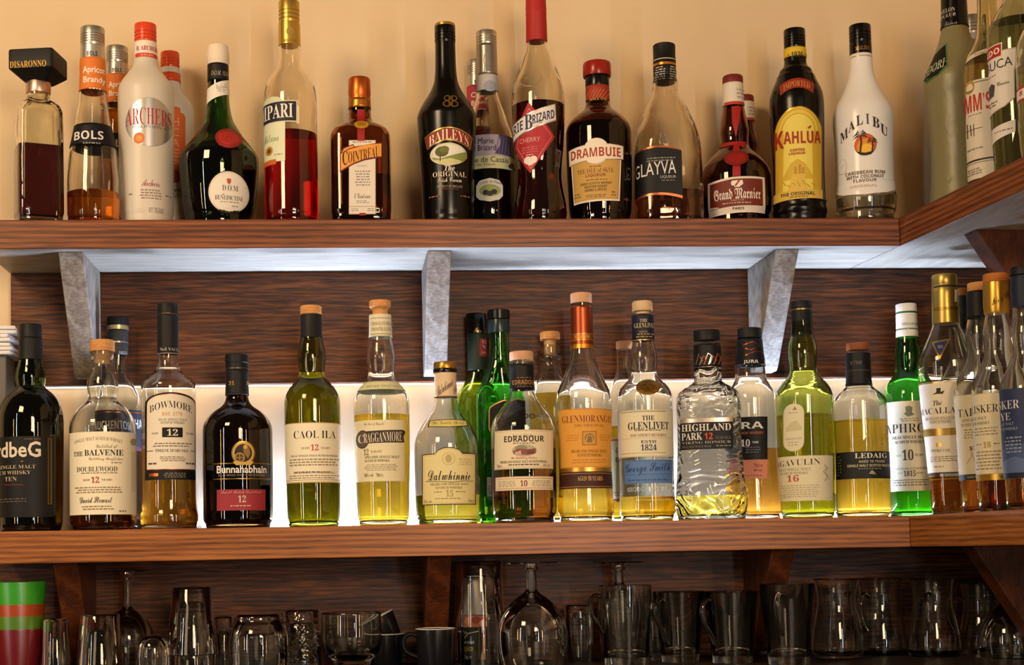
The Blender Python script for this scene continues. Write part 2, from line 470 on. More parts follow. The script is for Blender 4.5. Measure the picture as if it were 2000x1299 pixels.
        if rot: o.rotation_euler = (0, 0, math.radians(rot))
        return o
def screw(y1, y0, h, n=3):
    """ridged screw-cap outline from row y1 (bottom) up to y0 (top)"""
    o = [(y1, h*.97)]; d = (y1-y0)
    for i in range(n):
        a = y1-d*(.12+.55*i/n); o += [(a, h), (a-d*.02, h*.93), (a-d*.045, h*.93), (a-d*.065, h)]
    return o+[(y0+d*.05, h), (y0+d*.01, h*.97), (y0, h*.90)]
def plain(y1, y0, h, r=1.2, h2=None):
    h2 = h2 or h; return [(y1, h), (y0+r, h2), (y0+r*.3, h2-r*.4), (y0, h2-r)]
def place(b): return b
# ---------------------------------------------------------------- room shell and shelving
STAIN = wood('stained_oak', '35180b', '6c381b', '905530', (1.1, 14, 14), .42, 1.8, .12, 5, .34, .63)
STAIN_LOW = wood('stained_oak_warm', '54290f', '8c5224', 'ab6c36', (1.1, 15, 15), .42, 1.8, .12, 5, .34, .63)
BACK = wood('dark_oak_board', '150904', '4d2710', '7a441d', (1.9, 16, 17), .5, 4.2, 0, 4.4, .36, .64, .17)
PALE = wood('led_paled_oak', '8a8070', 'b2a794', 'c9bfab', (1.4, 10, 10), .5, 2.0, .1)  # LED light on the shelf underside is put into this pale wood colour
PALEV = wood('led_paled_oak_upright', '665c52', '8c8276', 'aaa194', (12, 12, 2.5), .5, 3.5, .1, 7)  # upper bracket wood greyed and paled so its colour carries the LED wash
DARKB = wood('walnut_bracket', '2a130a', '50260f', '6a3517', (10, 10, 2), .5, 3, .1, 5)
WALL = plaster('cream_plaster', 'd9bd95', 'e0c7a0')

hz = ray(420, 1078); wdv = Vector((hz.x, hz.y, 0)).normalized()          # wing edge direction, away from the room
E0 = Vector((XC, 0, 0)); tb = (YW-E0.y)/wdv.y
def wing(t, w=0): return (E0.x+wdv.x*t+wdv.y*w, E0.y+wdv.y*t-wdv.x*w)
XL = at(18, 532, YB).x
rwX = at(1990, 700, YB).x
WW = (Vector((rwX, YB, 0))-Vector((*wing((YB)/wdv.y), 0))).dot(Vector((wdv.y, -wdv.x, 0)))   # wing width up to the side wall
struct(prism('wall_back', [(-2.4, YW), (1.9, YW), (1.9, YW+.1), (-2.4, YW+.1)], .85, 2.9, WALL), 'cream plastered wall behind the bottle shelves', 'wall')
a, b = wing(tb+.0, WW), wing(-1.6, WW); c, d = wing(-1.6, WW+.1), wing(tb, WW+.1)
struct(prism('wall_right', [a, b, c, d], .85, 2.9, WALL), 'cream plastered side wall carrying the shelf return', 'wall')
cab = prism('counter', [(-1.6, -.45), (1.9, -.45), (1.9, YW), (-1.6, YW)], ZCT-.04, ZCT, wood('dark_counter_wood', '221a15', '33271f', '41342a', (1.5, 8, 8), .35))
tag(cab, 'dark wooden back counter under the shelves that carries the glassware', 'counter'); bevel(cab)

def plank(name, z0, z1, mat, under, label, t0=None):
    r = thing(name, label, 'shelf', (XL, 0, z0))
    eb = wing(tb-.0004)
    V = [(XL, 0), (XC-.0005, 0), (eb[0]-.0005, eb[1]), (XL, YW)]
    o = prism('board', [(x-XL, y) for x, y in V], 0, z1-z0, [mat, under], r)
    for p in o.data.polygons:
        if p.normal.z < -.5: p.material_index = 1
    bevel(o, .0012); return o
def wingplank(name, z0, z1, mat, under, label):
    p0 = wing(-1.3); r = thing(name, label, 'shelf', (E0.x, E0.y, z0), math.atan2(wdv.y, wdv.x))
    o = prism('board', [(-1.3, 0), (tb-.003, 0), (tb-.003+WW*wdv.x/wdv.y*0, -WW), (-1.3, -WW)], 0, z1-z0, [mat, under], r)
    for p in o.data.polygons:
        if p.normal.z < -.5: p.material_index = 1
    bevel(o, .0012); return o
plank('wooden_shelf', ZUB, ZUT, STAIN, PALE, 'long reddish oak shelf plank carrying the liqueur bottles')
plank('wooden_shelf', ZLB, ZLT, STAIN_LOW, DARKB, 'long orange brown oak shelf plank carrying the whisky bottles')
wingplank('wooden_shelf', ZUB, ZUT, STAIN, PALE, 'upper shelf return angled toward the viewer at the corner')
wingplank('wooden_shelf', ZLB, ZLT, STAIN_LOW, DARKB, 'lower shelf return at the corner under the amber and cream labelled bottles')
xr = rwX-.002
zb1 = at(1000, 744, YB).z
bb = prism('backboard', [(XL+.002, YB), (xr, YB), (xr, YW-.001), (XL+.002, YW-.001)], zb1, ZUB-.0005, BACK); bevel(bb, .001)
tag(bb, 'dark grained oak board on the wall beneath the upper shelf', 'board')
bb = prism('backboard', [(-1.2, YB), (xr, YB), (xr, YW-.001), (-1.2, YW-.001)], ZCT+.001, ZLB-.0005, BACK); bevel(bb, .001)
tag(bb, 'dark oak board on the wall behind the glassware', 'board')
# LED strip lying at the back of the lower shelf, behind the bottles
x0, x1 = at(430, 1000, .185).x, at(1800, 1000, .185).x
led = thing('led_strip', 'white glowing light strip along the back of the lower shelf', 'light strip', (x0, .185, ZLT))
EM = emit('b4caf2', 620)
prism('tape', [(0, -.006), (x1-x0, -.006), (x1-x0, .006), (0, .006)], .0002, .0016, col('e8e8e8'), led)
prism('diffuser', [(0, -.005), (x1-x0, -.005), (x1-x0, .005), (0, .005)], .0018, .0045, EM, led)
xa, xb = at(60, 744, YB).x, at(1960, 744, YB).x
led = thing('led_strip', 'thin warm light strip glowing along the lower edge of the upper oak board', 'light strip', (xa, .1875, zb1-.0022))
prism('tape', [(0, -.004), (xb-xa, -.004), (xb-xa, .004), (0, .004)], .0009, .0021, col('e8e8e8'), led)
prism('diffuser', [(0, -.003), (xb-xa, -.003), (xb-xa, .003), (0, .003)], -.0004, .0008, emit('fff4e8', 4), led)
# shelf brackets
def bracket(px, ztop, mats, label, lo=.165):
    p = at(px, 505, .02) if ztop > 1.5 else at(px, 1085, .02)
    w = .0172; root = thing('shelf_bracket', label, 'bracket', (p.x, YB, ztop-lo), 0, None)
    pr = [(.018-YB, lo-.0004), (-.0006, lo-.0004), (-.0006, 0), (.146-YB, 0), (.138-YB, .006)]
    V = [(-w, y, z) for y, z in pr]+[(w, y, z) for y, z in pr]; n = len(pr)
    f = [tuple(range(n)), tuple(range(2*n-1, n-1, -1))]+[(i, n+i, n+(i+1) % n, (i+1) % n) for i in range(n)]
    o = link('arm', V, f, mats, root, smooth=False)
    bm = bmesh.new(); bm.from_mesh(o.data); bmesh.ops.recalc_face_normals(bm, faces=bm.faces); bm.to_mesh(o.data); bm.free(); bevel(o, .0015); return root
BL = ['left', 'middle', 'right']
for i, px in enumerate((138, 858, 1538)):
    bracket(px, ZUB, PALEV, ['grey wooden bracket under the upper shelf above the dark green bottle with uncial lettering', 'pale grey wooden bracket above the cream scroll labelled decanter bottle', 'brightly lit grey wooden bracket above the bottles at the corner end'][i])
for i, px in enumerate((128, 858, 1530)):
    bracket(px, ZLB, DARKB, ['dark brown bracket under the lower shelf beside the coloured plastic cups', 'brown split wooden bracket under the lower shelf behind the grey mug', 'dark brown bracket under the lower shelf behind the tall handled glass'][i], .155)
def wbracket(t, ztop, mat, label):
    q = wing(t, WW); root = thing('shelf_bracket', label, 'bracket', (q[0], q[1], ztop-.15), math.atan2(wdv.y, wdv.x))
    pr = [(.001, .1496), (WW-.055, .1496), (WW*.42, 0), (.001, 0)]
    V = [(-.017, y, z) for y, z in pr]+[(.017, y, z) for y, z in pr]; n = 4
    f = [(0, 1, 2, 3), (7, 6, 5, 4)]+[(i, n+i, n+(i+1) % n, (i+1) % n) for i in range(n)]
    o = link('arm', V, f, mat, root, smooth=False)
    bm = bmesh.new(); bm.from_mesh(o.data); bmesh.ops.recalc_face_normals(bm, faces=bm.faces); bm.to_mesh(o.data); bm.free(); bevel(o, .0012)
wbracket(-.1, ZUB, DARKB, 'dark angled bracket under the upper shelf return at the right')
wbracket(-.06, ZLB, DARKB, 'dark angled bracket under the lower shelf return at the right')
# ---------------------------------------------------------------- upper shelf: liqueur bottles
CLEAR = glass('fbfdfa'); CLEARW = glass('faf6ec')
BROWN = glass('a8703c'); DBROWN = glass('8c5730'); DGREEN = glass('5f8a45')
SIL = col('b9b4a8*'); GOLD = col('c99a3f*'); BLK = col('0b0908!'); BLKM = col('0e0c0b')
UG = 'liqueur bottles on the upper shelf'
def up(label, cx, prof, **k): return Bottle('liqueur_bottle', label, cx+(3 if cx > 1000 else 0), 428, prof, ZUT, group=UG, **k)

# 1 square amaretto-type bottle with block cap
b = up('square clear bottle with an oversized black block cap and dark purple liquor', 76,
       [(428, 42), (420, 44), (300, 43.5), (225, 42), (212, 39), (203, 32), (196, 24), (188, 22), (176, 22), (157, 21)], sec=[(428, 7, 1), (225, 7, 1), (205, 3, 1), (190, 2, 1), (150, 2, 1)], rot=8.5)
b.body(glass('f3f1e2', 0, .55, 42), wall=.005, base=.010, fill=291, liq=liquid('52202c'))
b.rev('collar', [(184, 23.5), (182, 24), (160, 24), (158, 23)], col('c7a592*'))
b.rev('cap', [(164, 22), (161, 26), (146, 43.5), (144, 44.5), (112, 44.5), (109, 43.5)], BLKM, sec=(16, 1), rot=-29, sharp=20)
cf = (pchip([(0, 44.5*b.k), (.5, 44.5*b.k)]), lambda z: (16, 1))
b.label('cap_lettering', [T('DISARONNO', 'B', 'd0a040', 21, 119, 90, 132)], on=cf, off=.0006, rot=-29, text='gold capital lettering on the front of the block cap')

# 2 three cone shaped bottles of one family
def cone(label, cx, s, y1, Y=None, lq='e8901e', fill=380, neck='d9772e', word=('Apricot', 'Brandy'), wordcol='f3e3cf', fat=1):
    yy = lambda y: y1-(428-y)*s
    b = up(label, cx, [(yy(y), h*s*(fat if y > 225 else 1)) for y, h in ((428, 49), (420, 50.5), (360, 51), (330, 49), (295, 45.5), (270, 40), (250, 36), (220, 31), (190, 27), (150, 24.5), (118, 24), (100, 22))], Y=Y)
    b.body(CLEARW, fill=yy(fill), liq=liquid(lq))
    b.rev('cap', [(yy(y), h*s) for y, h in screw(92, 56, 23.5, 4)], SIL, sharp=40)
    b.rev('neck_band', [(yy(119), 24.6*s), (yy(93), 23.8*s)], col('c9c3b8*'))
    X = lambda v: cx+v*s
    b.label('band_lettering', [T('BOLS', 'X', '1d1a1a', X(-13), yy(109), X(7), yy(100))], on=(b.last[0], ROUND))
    b.shell('neck_label', yy(118), yy(181), col(neck))
    b.label('neck_lettering', [T(word[0], 'H', wordcol, X(-20), yy(146), X(20), yy(129)), T(word[1], 'H', wordcol, X(-19), yy(165), X(21), yy(149)), D(X(-10), yy(171), X(16), yy(176), 1, wordcol)], off=.0009)
    b.shell('label', yy(250), yy(292), col('0d0c16'))
    b.label('label_lettering', [T('BOLS', 'X', 'd9d4cc', X(-36), yy(273), X(18), yy(256)), D(X(-20), yy(278), X(14), yy(284), 1, '8f8a88')], off=.0009)
    return b
cone('clear cone bottle with orange apricot neck label and dark blue band, amber at the bottom', 183, 1, 428, Y=.042)
cone('orange labelled cone bottle partly hidden behind the frosted red capped bottle', 231, .90, 428, Y=.138, lq='e39018', fill=195, word=('Apricot', 'Brandy'), fat=.9)
cone('pink necked silver capped cone bottle hidden behind the blackcurrant liqueur bottle', 937, .82, 425, Y=.169, fat=.6, lq='b03040', fill=215, neck='b23440', word=('Cherry', 'Brandy'))

# 3 frosted peach schnapps pair
FROST = glass('f3e8d6', .42, 0, 60, .35)
def frosted(label, cx, s, y1, Y=None, back=False):
    yy = lambda y: y1-(428-y)*s; X = lambda v: cx+v*s
    b = up(label, cx, [(yy(y), h*s) for y, h in ((428, 50), (420, 51.5), (300, 53), (200, 54.5), (181, 54), (168, 50), (155, 42), (143, 33), (132, 26), (122, 23.5), (111, 22.5), (85, 21.5))], Y=Y)
    b.body(FROST, wall=.003)
    b.rev('cap', [(yy(y), h*s) for y, h in screw(86, 49, 21.5, 3)], col('d9492a!') if not back else col('cf4f26!'), sharp=40)
    if back: b.rev('cap_top', [(yy(52), 20.5*s), (yy(48.5), 20*s)], GOLD)
    if not back:
        b.rev('neck_band', [(yy(112), 22.8*s), (yy(86), 22*s)], col('e6dccb')); on = (b.last[0], ROUND)
        b.label('band_lettering', [R(X(-22), yy(103), X(22), yy(111), 'cc4127'), T('R. ARCHERS', 'B', 'b3262a', X(-20), yy(98), X(22), yy(89)), T('SCHNAPPS', 'R', 'e8b9a0', X(-12), yy(109.5), X(12), yy(105))], on=on)
        b.label('label', [O(cx+5, 238, 46, 48, 'b7b4ae*'), O(cx+5, 238, 44.5, 46.5, 'c6c3bd*'), O(cx-15, 270, 10.5, 11, 'd9783a'), O(cx-15, 270, 6, 6.5, 'e39a52'),
            T('ARCHERS', 'R', 'b02a35', 247, 246, 334, 213, 3), T('SCHNAPPS', 'R', '59544f', 271, 251, 314, 245, 1), L([(258, 247.5), (268, 247)], 1, '59544f'), L([(317, 247), (328, 247.5)], 1, '59544f')])
        b.label('lower_print', [T('Archers', 'S', 'a5505a', 277, 364, 311, 350), D(273, 369, 316, 390, 4, '8a7464'), D(252, 376, 262, 382, 1, '8a7464'), D(322, 376, 334, 382, 1, '8a7464'), T('VT TEAM', 'X', 'a9978a', 290, 415, 318, 405)])
    else:
        b.shell('cap_skirt', yy(98), yy(118), col('cf4f26!'), off=.0006)
        b.label('label', [R(X(-9), yy(183), X(31), yy(330), 'd4662f', 9), R(X(-12), yy(172), X(20), yy(190), 'd4662f', 5),
            ]+[T(c, 'N', 'e9a06a', X(1), yy(214+i*24), X(17), yy(196+i*24)) for i, c in enumerate('HCAEP')]+[O(X(8), yy(330), 14*s, 15*s, '9c4526'), T('FLAVOUR', 'X', '4a3b30', X(-10), yy(366), X(30), yy(359)), D(X(-8), yy(370), X(26), yy(380), 2, '8a7464')])
    return b
frosted('frosted white bottle with red screw cap and silver disc label', 287, 1, 428, Y=.075)
frosted('frosted bottle with orange red cap and tall orange label behind the silver disc bottle', 335, .855, 428, Y=.152, back=True)

# 4 dark green monastery bottle with wax seal
b = up('dark green bell shaped bottle with white cap, red wax seal and round white label', 429,
       [(428, 64), (423, 66), (393, 71), (346, 76), (325, 77.3), (311, 76.5), (303, 73), (292, 66), (270, 49), (250, 36), (235, 28), (219, 24), (200, 21.5), (170, 20.3), (128, 19.8)])
b.body(DGREEN, wall=.003, fill=304, liq=liquid('3a2812'))
b.rev('cap', [(129, 20.5), (124, 21), (122, 22.5), (112, 22), (104, 22), (96, 20.5), (91, 19.5), (89.5, 17)], col('e4d4bd'), sharp=40)
b.shell('neck_sleeve', 128, 161, BLKM)
b.label('neck_lettering', [T('D.O.M. 1510', 'I', 'b8ab92', 413, 147, 444, 138), ], off=.0009)
b.label('neck_label', [P([(398, 175), (412, 168), (428, 160), (447, 151), (452, 149), (452, 181), (440, 184), (424, 190), (410, 197), (398, 205)], 'e3dccd'), T('Veritable', 'S', '9a9488', 422, 173, 442, 163, 0, 5), D(424, 174, 441, 180, 2, 'a39c90')], off=.0009)
q = b.label('seal', [O(446, 272, 25, 19, '8e1f1b'), O(446, 271.5, 20, 14.5, 'a32a24'), L([(440, 274), (446, 266), (452, 274)], 1.5, '7c1714')], off=.003)
sm = q.modifiers.new('thickness', 'SOLIDIFY'); sm.thickness = .003; sm.offset = -1
b.label('label', [O(447, 374.5, 41, 42, '0c0a09'), O(447, 374.5, 39.5, 40.5, 'e3d8c6'), O(447, 374.5, 37.5, 38.5, 'b59a5c'), O(447, 374.5, 37, 38, 'e8dfd0'), P([(443, 348), (451, 348), (451, 355), (447, 360), (443, 355)], 'b5532c'),
    T('D.O.M', 'R', '2c2622', 434, 372, 464, 361), T('BENEDICTINE', 'R', '2c2622', 420, 390, 474, 381), L([(434, 380), (438, 378.5)], 1, '2c2622'), D(430, 392, 466, 396, 1, '8a8378'), D(452, 399, 464, 405, 1, 'a9a297')])

# 5 tall red aperitif bottle
b = up('tall clear bottle half full of red aperitif with yellow gold cap', 570,
       [(428, 51), (420, 52.3), (390, 52.3), (300, 52), (200, 51.5), (180, 50), (165, 46), (152, 39), (140, 31), (130, 25.5), (118, 22.5), (100, 21.7), (84, 21.3)])
b.body(CLEARW, fill=265, liq=liquid('c81a1c'))
b.rev('cap', [(y, h) for y, h in [(91, 21.8), (58, 21.5), (48, 21.2)]+screw(47, 4, 20.5, 3)], col('c9a850*'), sharp=40)
b.label('cap_print', [O(567, 61, 8, 8, 'a58233'), O(567, 61, 6, 6, 'c9a850*'), L([(563, 57), (563, 66)], 1, 'a58233'), L([(567, 54), (567, 67)], 1, 'a58233'), L([(571, 57), (571, 66)], 1, 'a58233'), T('MILANO', 'X', '9c7c30', 552, 81, 579, 76)], on=(b.last[0], ROUND))
b.label('label', [R(470, 196, 580, 238, 'd8cdb6'), R(470, 198, 578.5, 236, '1f2333'), T('CAMPARI', 'B', 'eae0cf', 480, 230, 572, 202)], off=.0005)
b.label('lower_label', [R(470, 236, 557, 314, 'd9dcb8'), T('Milano', 'S', '8a9a6a', 514, 274, 545, 258), O(526, 291, 7, 9, 'b8862e'), O(526, 291, 3.5, 5, '5a4a2a'), D(535, 298, 553, 304, 1, '9aa07c'), R(505, 309, 540, 319, 'c4632c', 3), P([(510, 196), (518, 189), (532, 186), (545, 189), (552, 196)], 'cdd2ae')])

# 6 square brown triple sec
b = up('square brown glass bottle with orange cap, red ribbon and slanted orange banner', 706,
       [(428, 57), (420, 58.5), (300, 58.5), (275, 58), (262, 53), (252, 43), (245, 32), (239, 25.5), (232, 22.8), (215, 21.5), (196, 21)], sec=[(428, 5, 1), (262, 5, 1), (243, 2.2, 1), (150, 2, 1)])
b.body(BROWN, wall=.003, fill=353, liq=liquid('b0743c'))
b.rev('cap', [(197, 21.5), (195, 22), (190, 21), (187, 22), (158, 21.8), (154.5, 20.5), (153.5, 18.5)], col('c8662a*'), sharp=40)
b.shell('neck_band', 196, 215, col('b9762c*'))
b.label('ribbon', [R(698, 214, 712, 276, '9a1d1c')], off=.0005)
b.label('seal', [O(706, 247, 15, 8, '8a5f16'), O(706, 247, 13.5, 6.8, 'b9861f'), T('1849', 'R', '5a3c10', 698, 250, 714, 244)], off=.0012)
b.label('label', [R(681, 274, 734, 419, '8a6a3a'), R(682, 275, 733, 418, 'ddd2c2'), D(687, 276, 729, 281, 1, '8d857c'), T('L’UNIQUE', 'R', '8d857c', 697, 327, 717, 323), D(693, 333, 724, 365, 6, '8d8278'), T('E. Cointreau', 'S', '7f766c', 692, 388, 723, 378), D(695, 392, 722, 398, 2, '8d857c'), D(686, 407, 700, 414, 2, '9a9188'), D(717, 407, 731, 414, 2, '9a9188'), R(702, 416, 714, 421, '9a2622')])
b.label('banner', [P([(664, 300), (671, 289), (690, 282), (692, 287), (746, 278.5), (746, 308), (712, 314), (690, 322), (664, 337)], '6a1a12'), P([(666, 301), (680, 293), (712, 284), (744.5, 281), (744.5, 305.5), (712, 311), (690, 319), (666, 333)], 'e3973a'), P([(672, 291), (689, 284), (691, 288), (680, 291), (668, 299)], 'e3973a'),
    T('C', 'B', '1a1512', 669, 323, 679, 295), T('OINTREAU', 'R', '1a1512', 680, 313, 741, 291, -1, 13)], off=.0006)

# 7 black cream liqueur bottle
b = up('glossy black waisted bottle with arched red banner and landscape picture', 876,
       [(428, 49), (420, 50), (350, 52), (290, 55.5), (245, 57.6), (232, 58), (222, 55.5), (205, 47), (188, 36), (172, 27.5), (158, 23), (131, 20.5), (86, 19.8)])
b.body(col('080605!'), solid=True)
b.rev('cap', screw(86, 52, 20.5, 3), BLK, sharp=40); b.rev('cap_top', [(54, 20.4), (49, 20.2), (47.5, 18.5)], col('b5954a*'))
g = 'c49a3a*'
bb_ = [O(874, 194, 7, 5.5, g), O(874, 194, 5, 3.6, '080605!'), O(873, 205, 8, 6, g), O(873, 205, 5.6, 4, '080605!'), O(886, 194, 7, 5.5, g), O(886, 194, 5, 3.6, '080605!'), O(887, 205, 8, 6, g), O(887, 205, 5.6, 4, '080605!'), L([(877, 189), (877, 211)], 1.8, g), L([(883, 189), (883, 211)], 1.8, g)]
b.label('emblem', bb_)
def arch(cx, y, hw, th, sag, c, n=14, fl=0):
    top = [(cx-hw+2*hw*i/n, y+sag*((2*i/n-1)**2)) for i in range(n+1)]
    bot = [(cx-hw+fl+(2*hw-2*fl)*i/n, y+th+sag*((2*i/n-1)**2)) for i in range(n+1)]
    return P(top+bot[::-1], c)
b.label('label', [arch(876, 248, 47, 26, 15, 'c9a35a*', fl=5), arch(876, 250, 45, 22, 15, '1b0f0c', fl=5), arch(876, 251, 44, 20, 15, '8d2f22', fl=5), T('BAILEYS', 'R', 'ecdcc0', 838, 285, 915, 265, 13),
    O(876, 301, 36, 22, 'd6cfae'), O(876, 296, 30, 13, 'dfdcd0'), P([(842, 305), (860, 310), (880, 304), (911, 294), (912, 306), (904, 316), (880, 312), (848, 311)], '7f8a45'), P([(850, 313), (880, 309), (902, 314), (890, 321), (862, 321)], 'c9c48a'), O(863, 296, 13, 10, '565726'), O(868, 292, 9, 7, '6d6b34'), L([(860, 303), (860, 314)], 2, '3b3618'),
    T('The', 'J', 'e5d9bf', 868, 334, 888, 323), T('ORIGINAL', 'R', 'e5d9bf', 846, 345, 910, 335), T('Irish Cream', 'S', 'd9cbb0', 855, 356, 901, 346), T('PRODUCT OF IRELAND', 'R', 'a9977a', 854, 367, 902, 362), L([(862, 370), (894, 370)], 1, '8d3a22'), D(838, 380, 861, 386, 1, '8d5a3a'), D(897, 380, 918, 386, 1, '8d5a3a')])

# 8 blackcurrant liqueur
b = up('clear bottle of black blackcurrant liqueur with silver capsule, between black and diamond label bottles', 957,
       [(428, 50), (420, 51), (330, 51), (290, 50), (265, 47), (240, 40), (220, 33), (205, 27), (190, 22.5), (175, 20.5), (120, 19.8), (88, 19.5)], Y=.107)
b.body(CLEARW, fill=326, liq=liquid('200a10'))
b.rev('cap', screw(90, 63, 20.2, 3), SIL, sharp=40)
b.shell('neck_capsule', 90, 150, col('9d988f*')); b.shell('neck_label', 150, 181, col('b9b7b4'))
b.label('neck_print', [L([(946, 106), (945, 118), (947, 128), (945, 145)], 1.2, '5d5a58'), O(957, 168, 12, 11, '9a9cab')], off=.0008)
b.label('label', [R(918, 263, 1006, 304, '9c94a8'), P([(974, 263), (1006, 263), (1006, 304), (966, 300), (978, 280)], '453a5c')]+[L([(974+i*5, 266), (968+i*6, 300)], 1.5, '6d5f86') for i in range(6)]+[R(918, 304, 1006, 329, 'b9bb92'), O(1000, 318, 4, 4, '2b2434'), O(996, 322, 4, 4, '2b2434'), O(1003, 324, 4, 4, '2b2434'),
    T('Marie', 'N', '2b2633', 934, 281, 964, 270), T('Brizard', 'N', '2b2633', 934, 294, 968, 283), T('Crème de Cassis', 'N', '332e22', 902, 317, 992, 306), T('de Dijon', 'N', '6d5a48', 932, 325, 967, 319)])
b.label('oval_label', [P([(930, 362), (937, 352), (957, 348), (975, 352), (982, 362), (982, 382), (975, 390), (957, 394), (937, 390), (930, 382)], 'c9c7be'), O(957, 372, 21, 12, '8d9a5a'), O(949, 376, 6, 5, '2a2436'), O(957, 378, 6, 5, '342c42'), O(965, 375, 6, 5, '2a2436'), T('Cassis de Dijon', 'R', '4a4650', 938, 362, 978, 355, 3)])

# 9 cherry liqueur with diamond label
b = up('tall fluted clear bottle with red cap, red diamond label and white diagonal banner', 1053,
       [(428, 50), (420, 51.5), (400, 50), (375, 45.5), (348, 42.5), (325, 43.5), (290, 47.5), (250, 50.5), (210, 52), (180, 51), (165, 48), (150, 43), (130, 35), (110, 26.5), (96, 21.5), (84, 20), (60, 19.5)])
b.body(glass('f4f0e4', 0, 0), fill=209, liq=liquid('5a0a10'))
b.rev('cap', [(83, 20.5), (82, 21), (30, 20.2), (28, 20.8), (24, 20), (18, 20.6), (10, 20), (-22, 20), (-26, 18)], col('a8241f'), sharp=40)
b.label('diamond_label', [P([(1032, 198), (1083, 266), (1036, 337), (1004, 279)], 'a8262c'), P([(1033, 210), (1078, 266), (1037, 329), (1009, 279)], 'd4888a'), P([(1033, 212), (1077, 266), (1037, 327), (1010, 279)], 'ac2b31'), T('CHERRY', 'N', 'd8a0a0', 1015, 276, 1055, 267), D(1017, 284, 1052, 298, 3, 'c26a6e'), O(1031, 311, 7.5, 7.5, 'e8ddd5'), O(1042, 311, 7.5, 7.5, 'e8ddd5'), O(1036, 316, 6, 6, 'e8ddd5'), D(1028, 299, 1042, 303, 1, 'e8ddd5')])
b.label('banner', [P([(985, 241), (1010, 230), (1084, 201), (1086, 234), (1012, 264), (985, 272)], 'bdb6ac*'), P([(985, 243), (1010, 232), (1083, 203), (1085, 232), (1012, 261), (985, 270)], 'e2dbd0'), T('MARIE', 'X', '26305e', 983, 256, 1022, 238, 0, 14), T('B', 'B', '26305e', 1025, 251, 1040, 222), T('RIZARD', 'X', '26305e', 1040, 236, 1082, 219, 0, 12), D(1040, 238, 1062, 243, 1, '8d8a94')], off=.0008)
q = b.label('embossed_crest', [L([(1036+17*math.cos(t/3.82)*1.25, 153+15*math.sin(t/3.82)) for t in range(25)], 1.4, CLEARW), T('MSP', 'N', CLEARW, 1027, 158, 1046, 148)], off=.0006)

# 10 round shouldered honey whisky liqueur
b = up('round shouldered brown bottle with red stopper and gold label under a white banner', 1170,
       [(428, 57.5), (420, 60), (390, 62), (300, 64), (262, 64), (248, 61), (236, 53), (226, 42), (218, 31), (211, 25.5), (203, 23.3), (190, 22.5), (165, 22.5)])
b.body(DBROWN, wall=.003, fill=250, liq=liquid('6a3616'))
b.rev('stopper', [(151, 27), (148, 28), (128, 27.6), (124.5, 26.5), (123, 24)], col('8f2018!'), sharp=40)
b.rev('collar', [(171, 23.2), (168, 23.6), (152, 23.6), (150, 23)], BLK)
b.shell('neck_band', 171, 199, col('98321e'))
b.label('neck_print', [L([(1146+i*6, 190), (1155+i*6, 174)], 1.2, 'c4713a') for i in range(7)]+[T('SINCE 1745', 'B', 'd69a52', 1153, 196, 1184, 191)], off=.0009)
b.label('label', [P([(1115, 311), (1213, 311), (1210, 392), (1121, 394)], 'e0d0b8'), P([(1118, 311), (1210, 311), (1207, 388), (1123, 390)], '9d6a34'), P([(1119, 311), (1209, 311), (1206, 387), (1124, 389)], 'c29a4e'),
    D(1150, 323, 1176, 327, 1, '6d4a22'), T('THE ISLE of SKYE', 'R', '7d2a1c', 1128, 337, 1198, 328), T('LIQUEUR', 'X', '7d2a1c', 1144, 346, 1183, 339), D(1142, 349, 1186, 353, 1, '6d4a22'), T('AGED SCOTCH WHISKY', 'X', '6d4a22', 1134, 360, 1195, 355), T('HEATHER HONEY', 'X', '6d4a22', 1142, 366.5, 1186, 361.5), T('HERBS & SPICES', 'X', '6d4a22', 1143, 373, 1185, 368), D(1122, 373, 1136, 384, 2, '7d5a30'), D(1193, 373, 1204, 384, 2, '7d5a30'), D(1144, 379, 1184, 386, 2, '7d5a30')])
b.label('banner', [O(1164, 295, 26, 25.5, 'd9c9b0'), P([(1110, 284), (1140, 281), (1190, 281), (1217, 283), (1217, 310), (1190, 312), (1140, 313), (1112, 316)], '8d7a62'), P([(1111, 285), (1140, 282), (1190, 282), (1216, 284), (1216, 309), (1190, 311), (1140, 312), (1113, 315)], 'e6dac6'), O(1164, 295, 24.5, 24, 'e6dac6'), T('DRAMBUIE', 'X', 'a33322', 1116, 306, 1211, 288)], off=.0007)

# 11 clear bottle with black slanted label
b = up('clear sloping shouldered bottle with embossed flowers, black label and copper edges', 1303,
       [(428, 65), (420, 66), (380, 66), (320, 65.5), (285, 63.5), (265, 60), (245, 54), (225, 46), (205, 37.5), (192, 30), (182, 26), (172, 25), (162, 24), (150, 22)], sec=[(428, 3.4, .9), (300, 3, .9), (230, 2.2, 1), (170, 2, 1)], rot=10)
b.body(glass('f4eee2', 0, .35, 55), wall=.003, fill=382, liq=liquid('b86a34'))
b.rev('cap', [(163, 21.5), (161, 22.3), (116, 22.3), (115, 21.6), (90, 21.8), (88.5, 20.5)], BLKM, sharp=40)
b.label('cap_print', [R(1274, 113, 1323, 114.4, 'd8d2c8'), R(1274, 120.5, 1323, 125, 'c9822c*'), D(1277, 128, 1296, 156, 6, 'b9b0a4'), D(1304, 128, 1320, 156, 6, 'b9b0a4')], on=(b.last[0], ROUND))
b.label('label', [arch(1285, 283, 46, 96, 8, 'c07048*', fl=-2), arch(1285, 286.5, 46, 88, 7, '0d0b0b', fl=-2), T('GLAYVA', 'N', 'd9d5cf', 1243, 340, 1320, 314, 0, 5), T('LIQUEUR', 'N', 'b9b4ae', 1290, 347.5, 1320, 341.5), D(1290, 349, 1320, 354, 1, '6d6864'), D(1262, 305, 1319, 315, 2, '8d8884')])
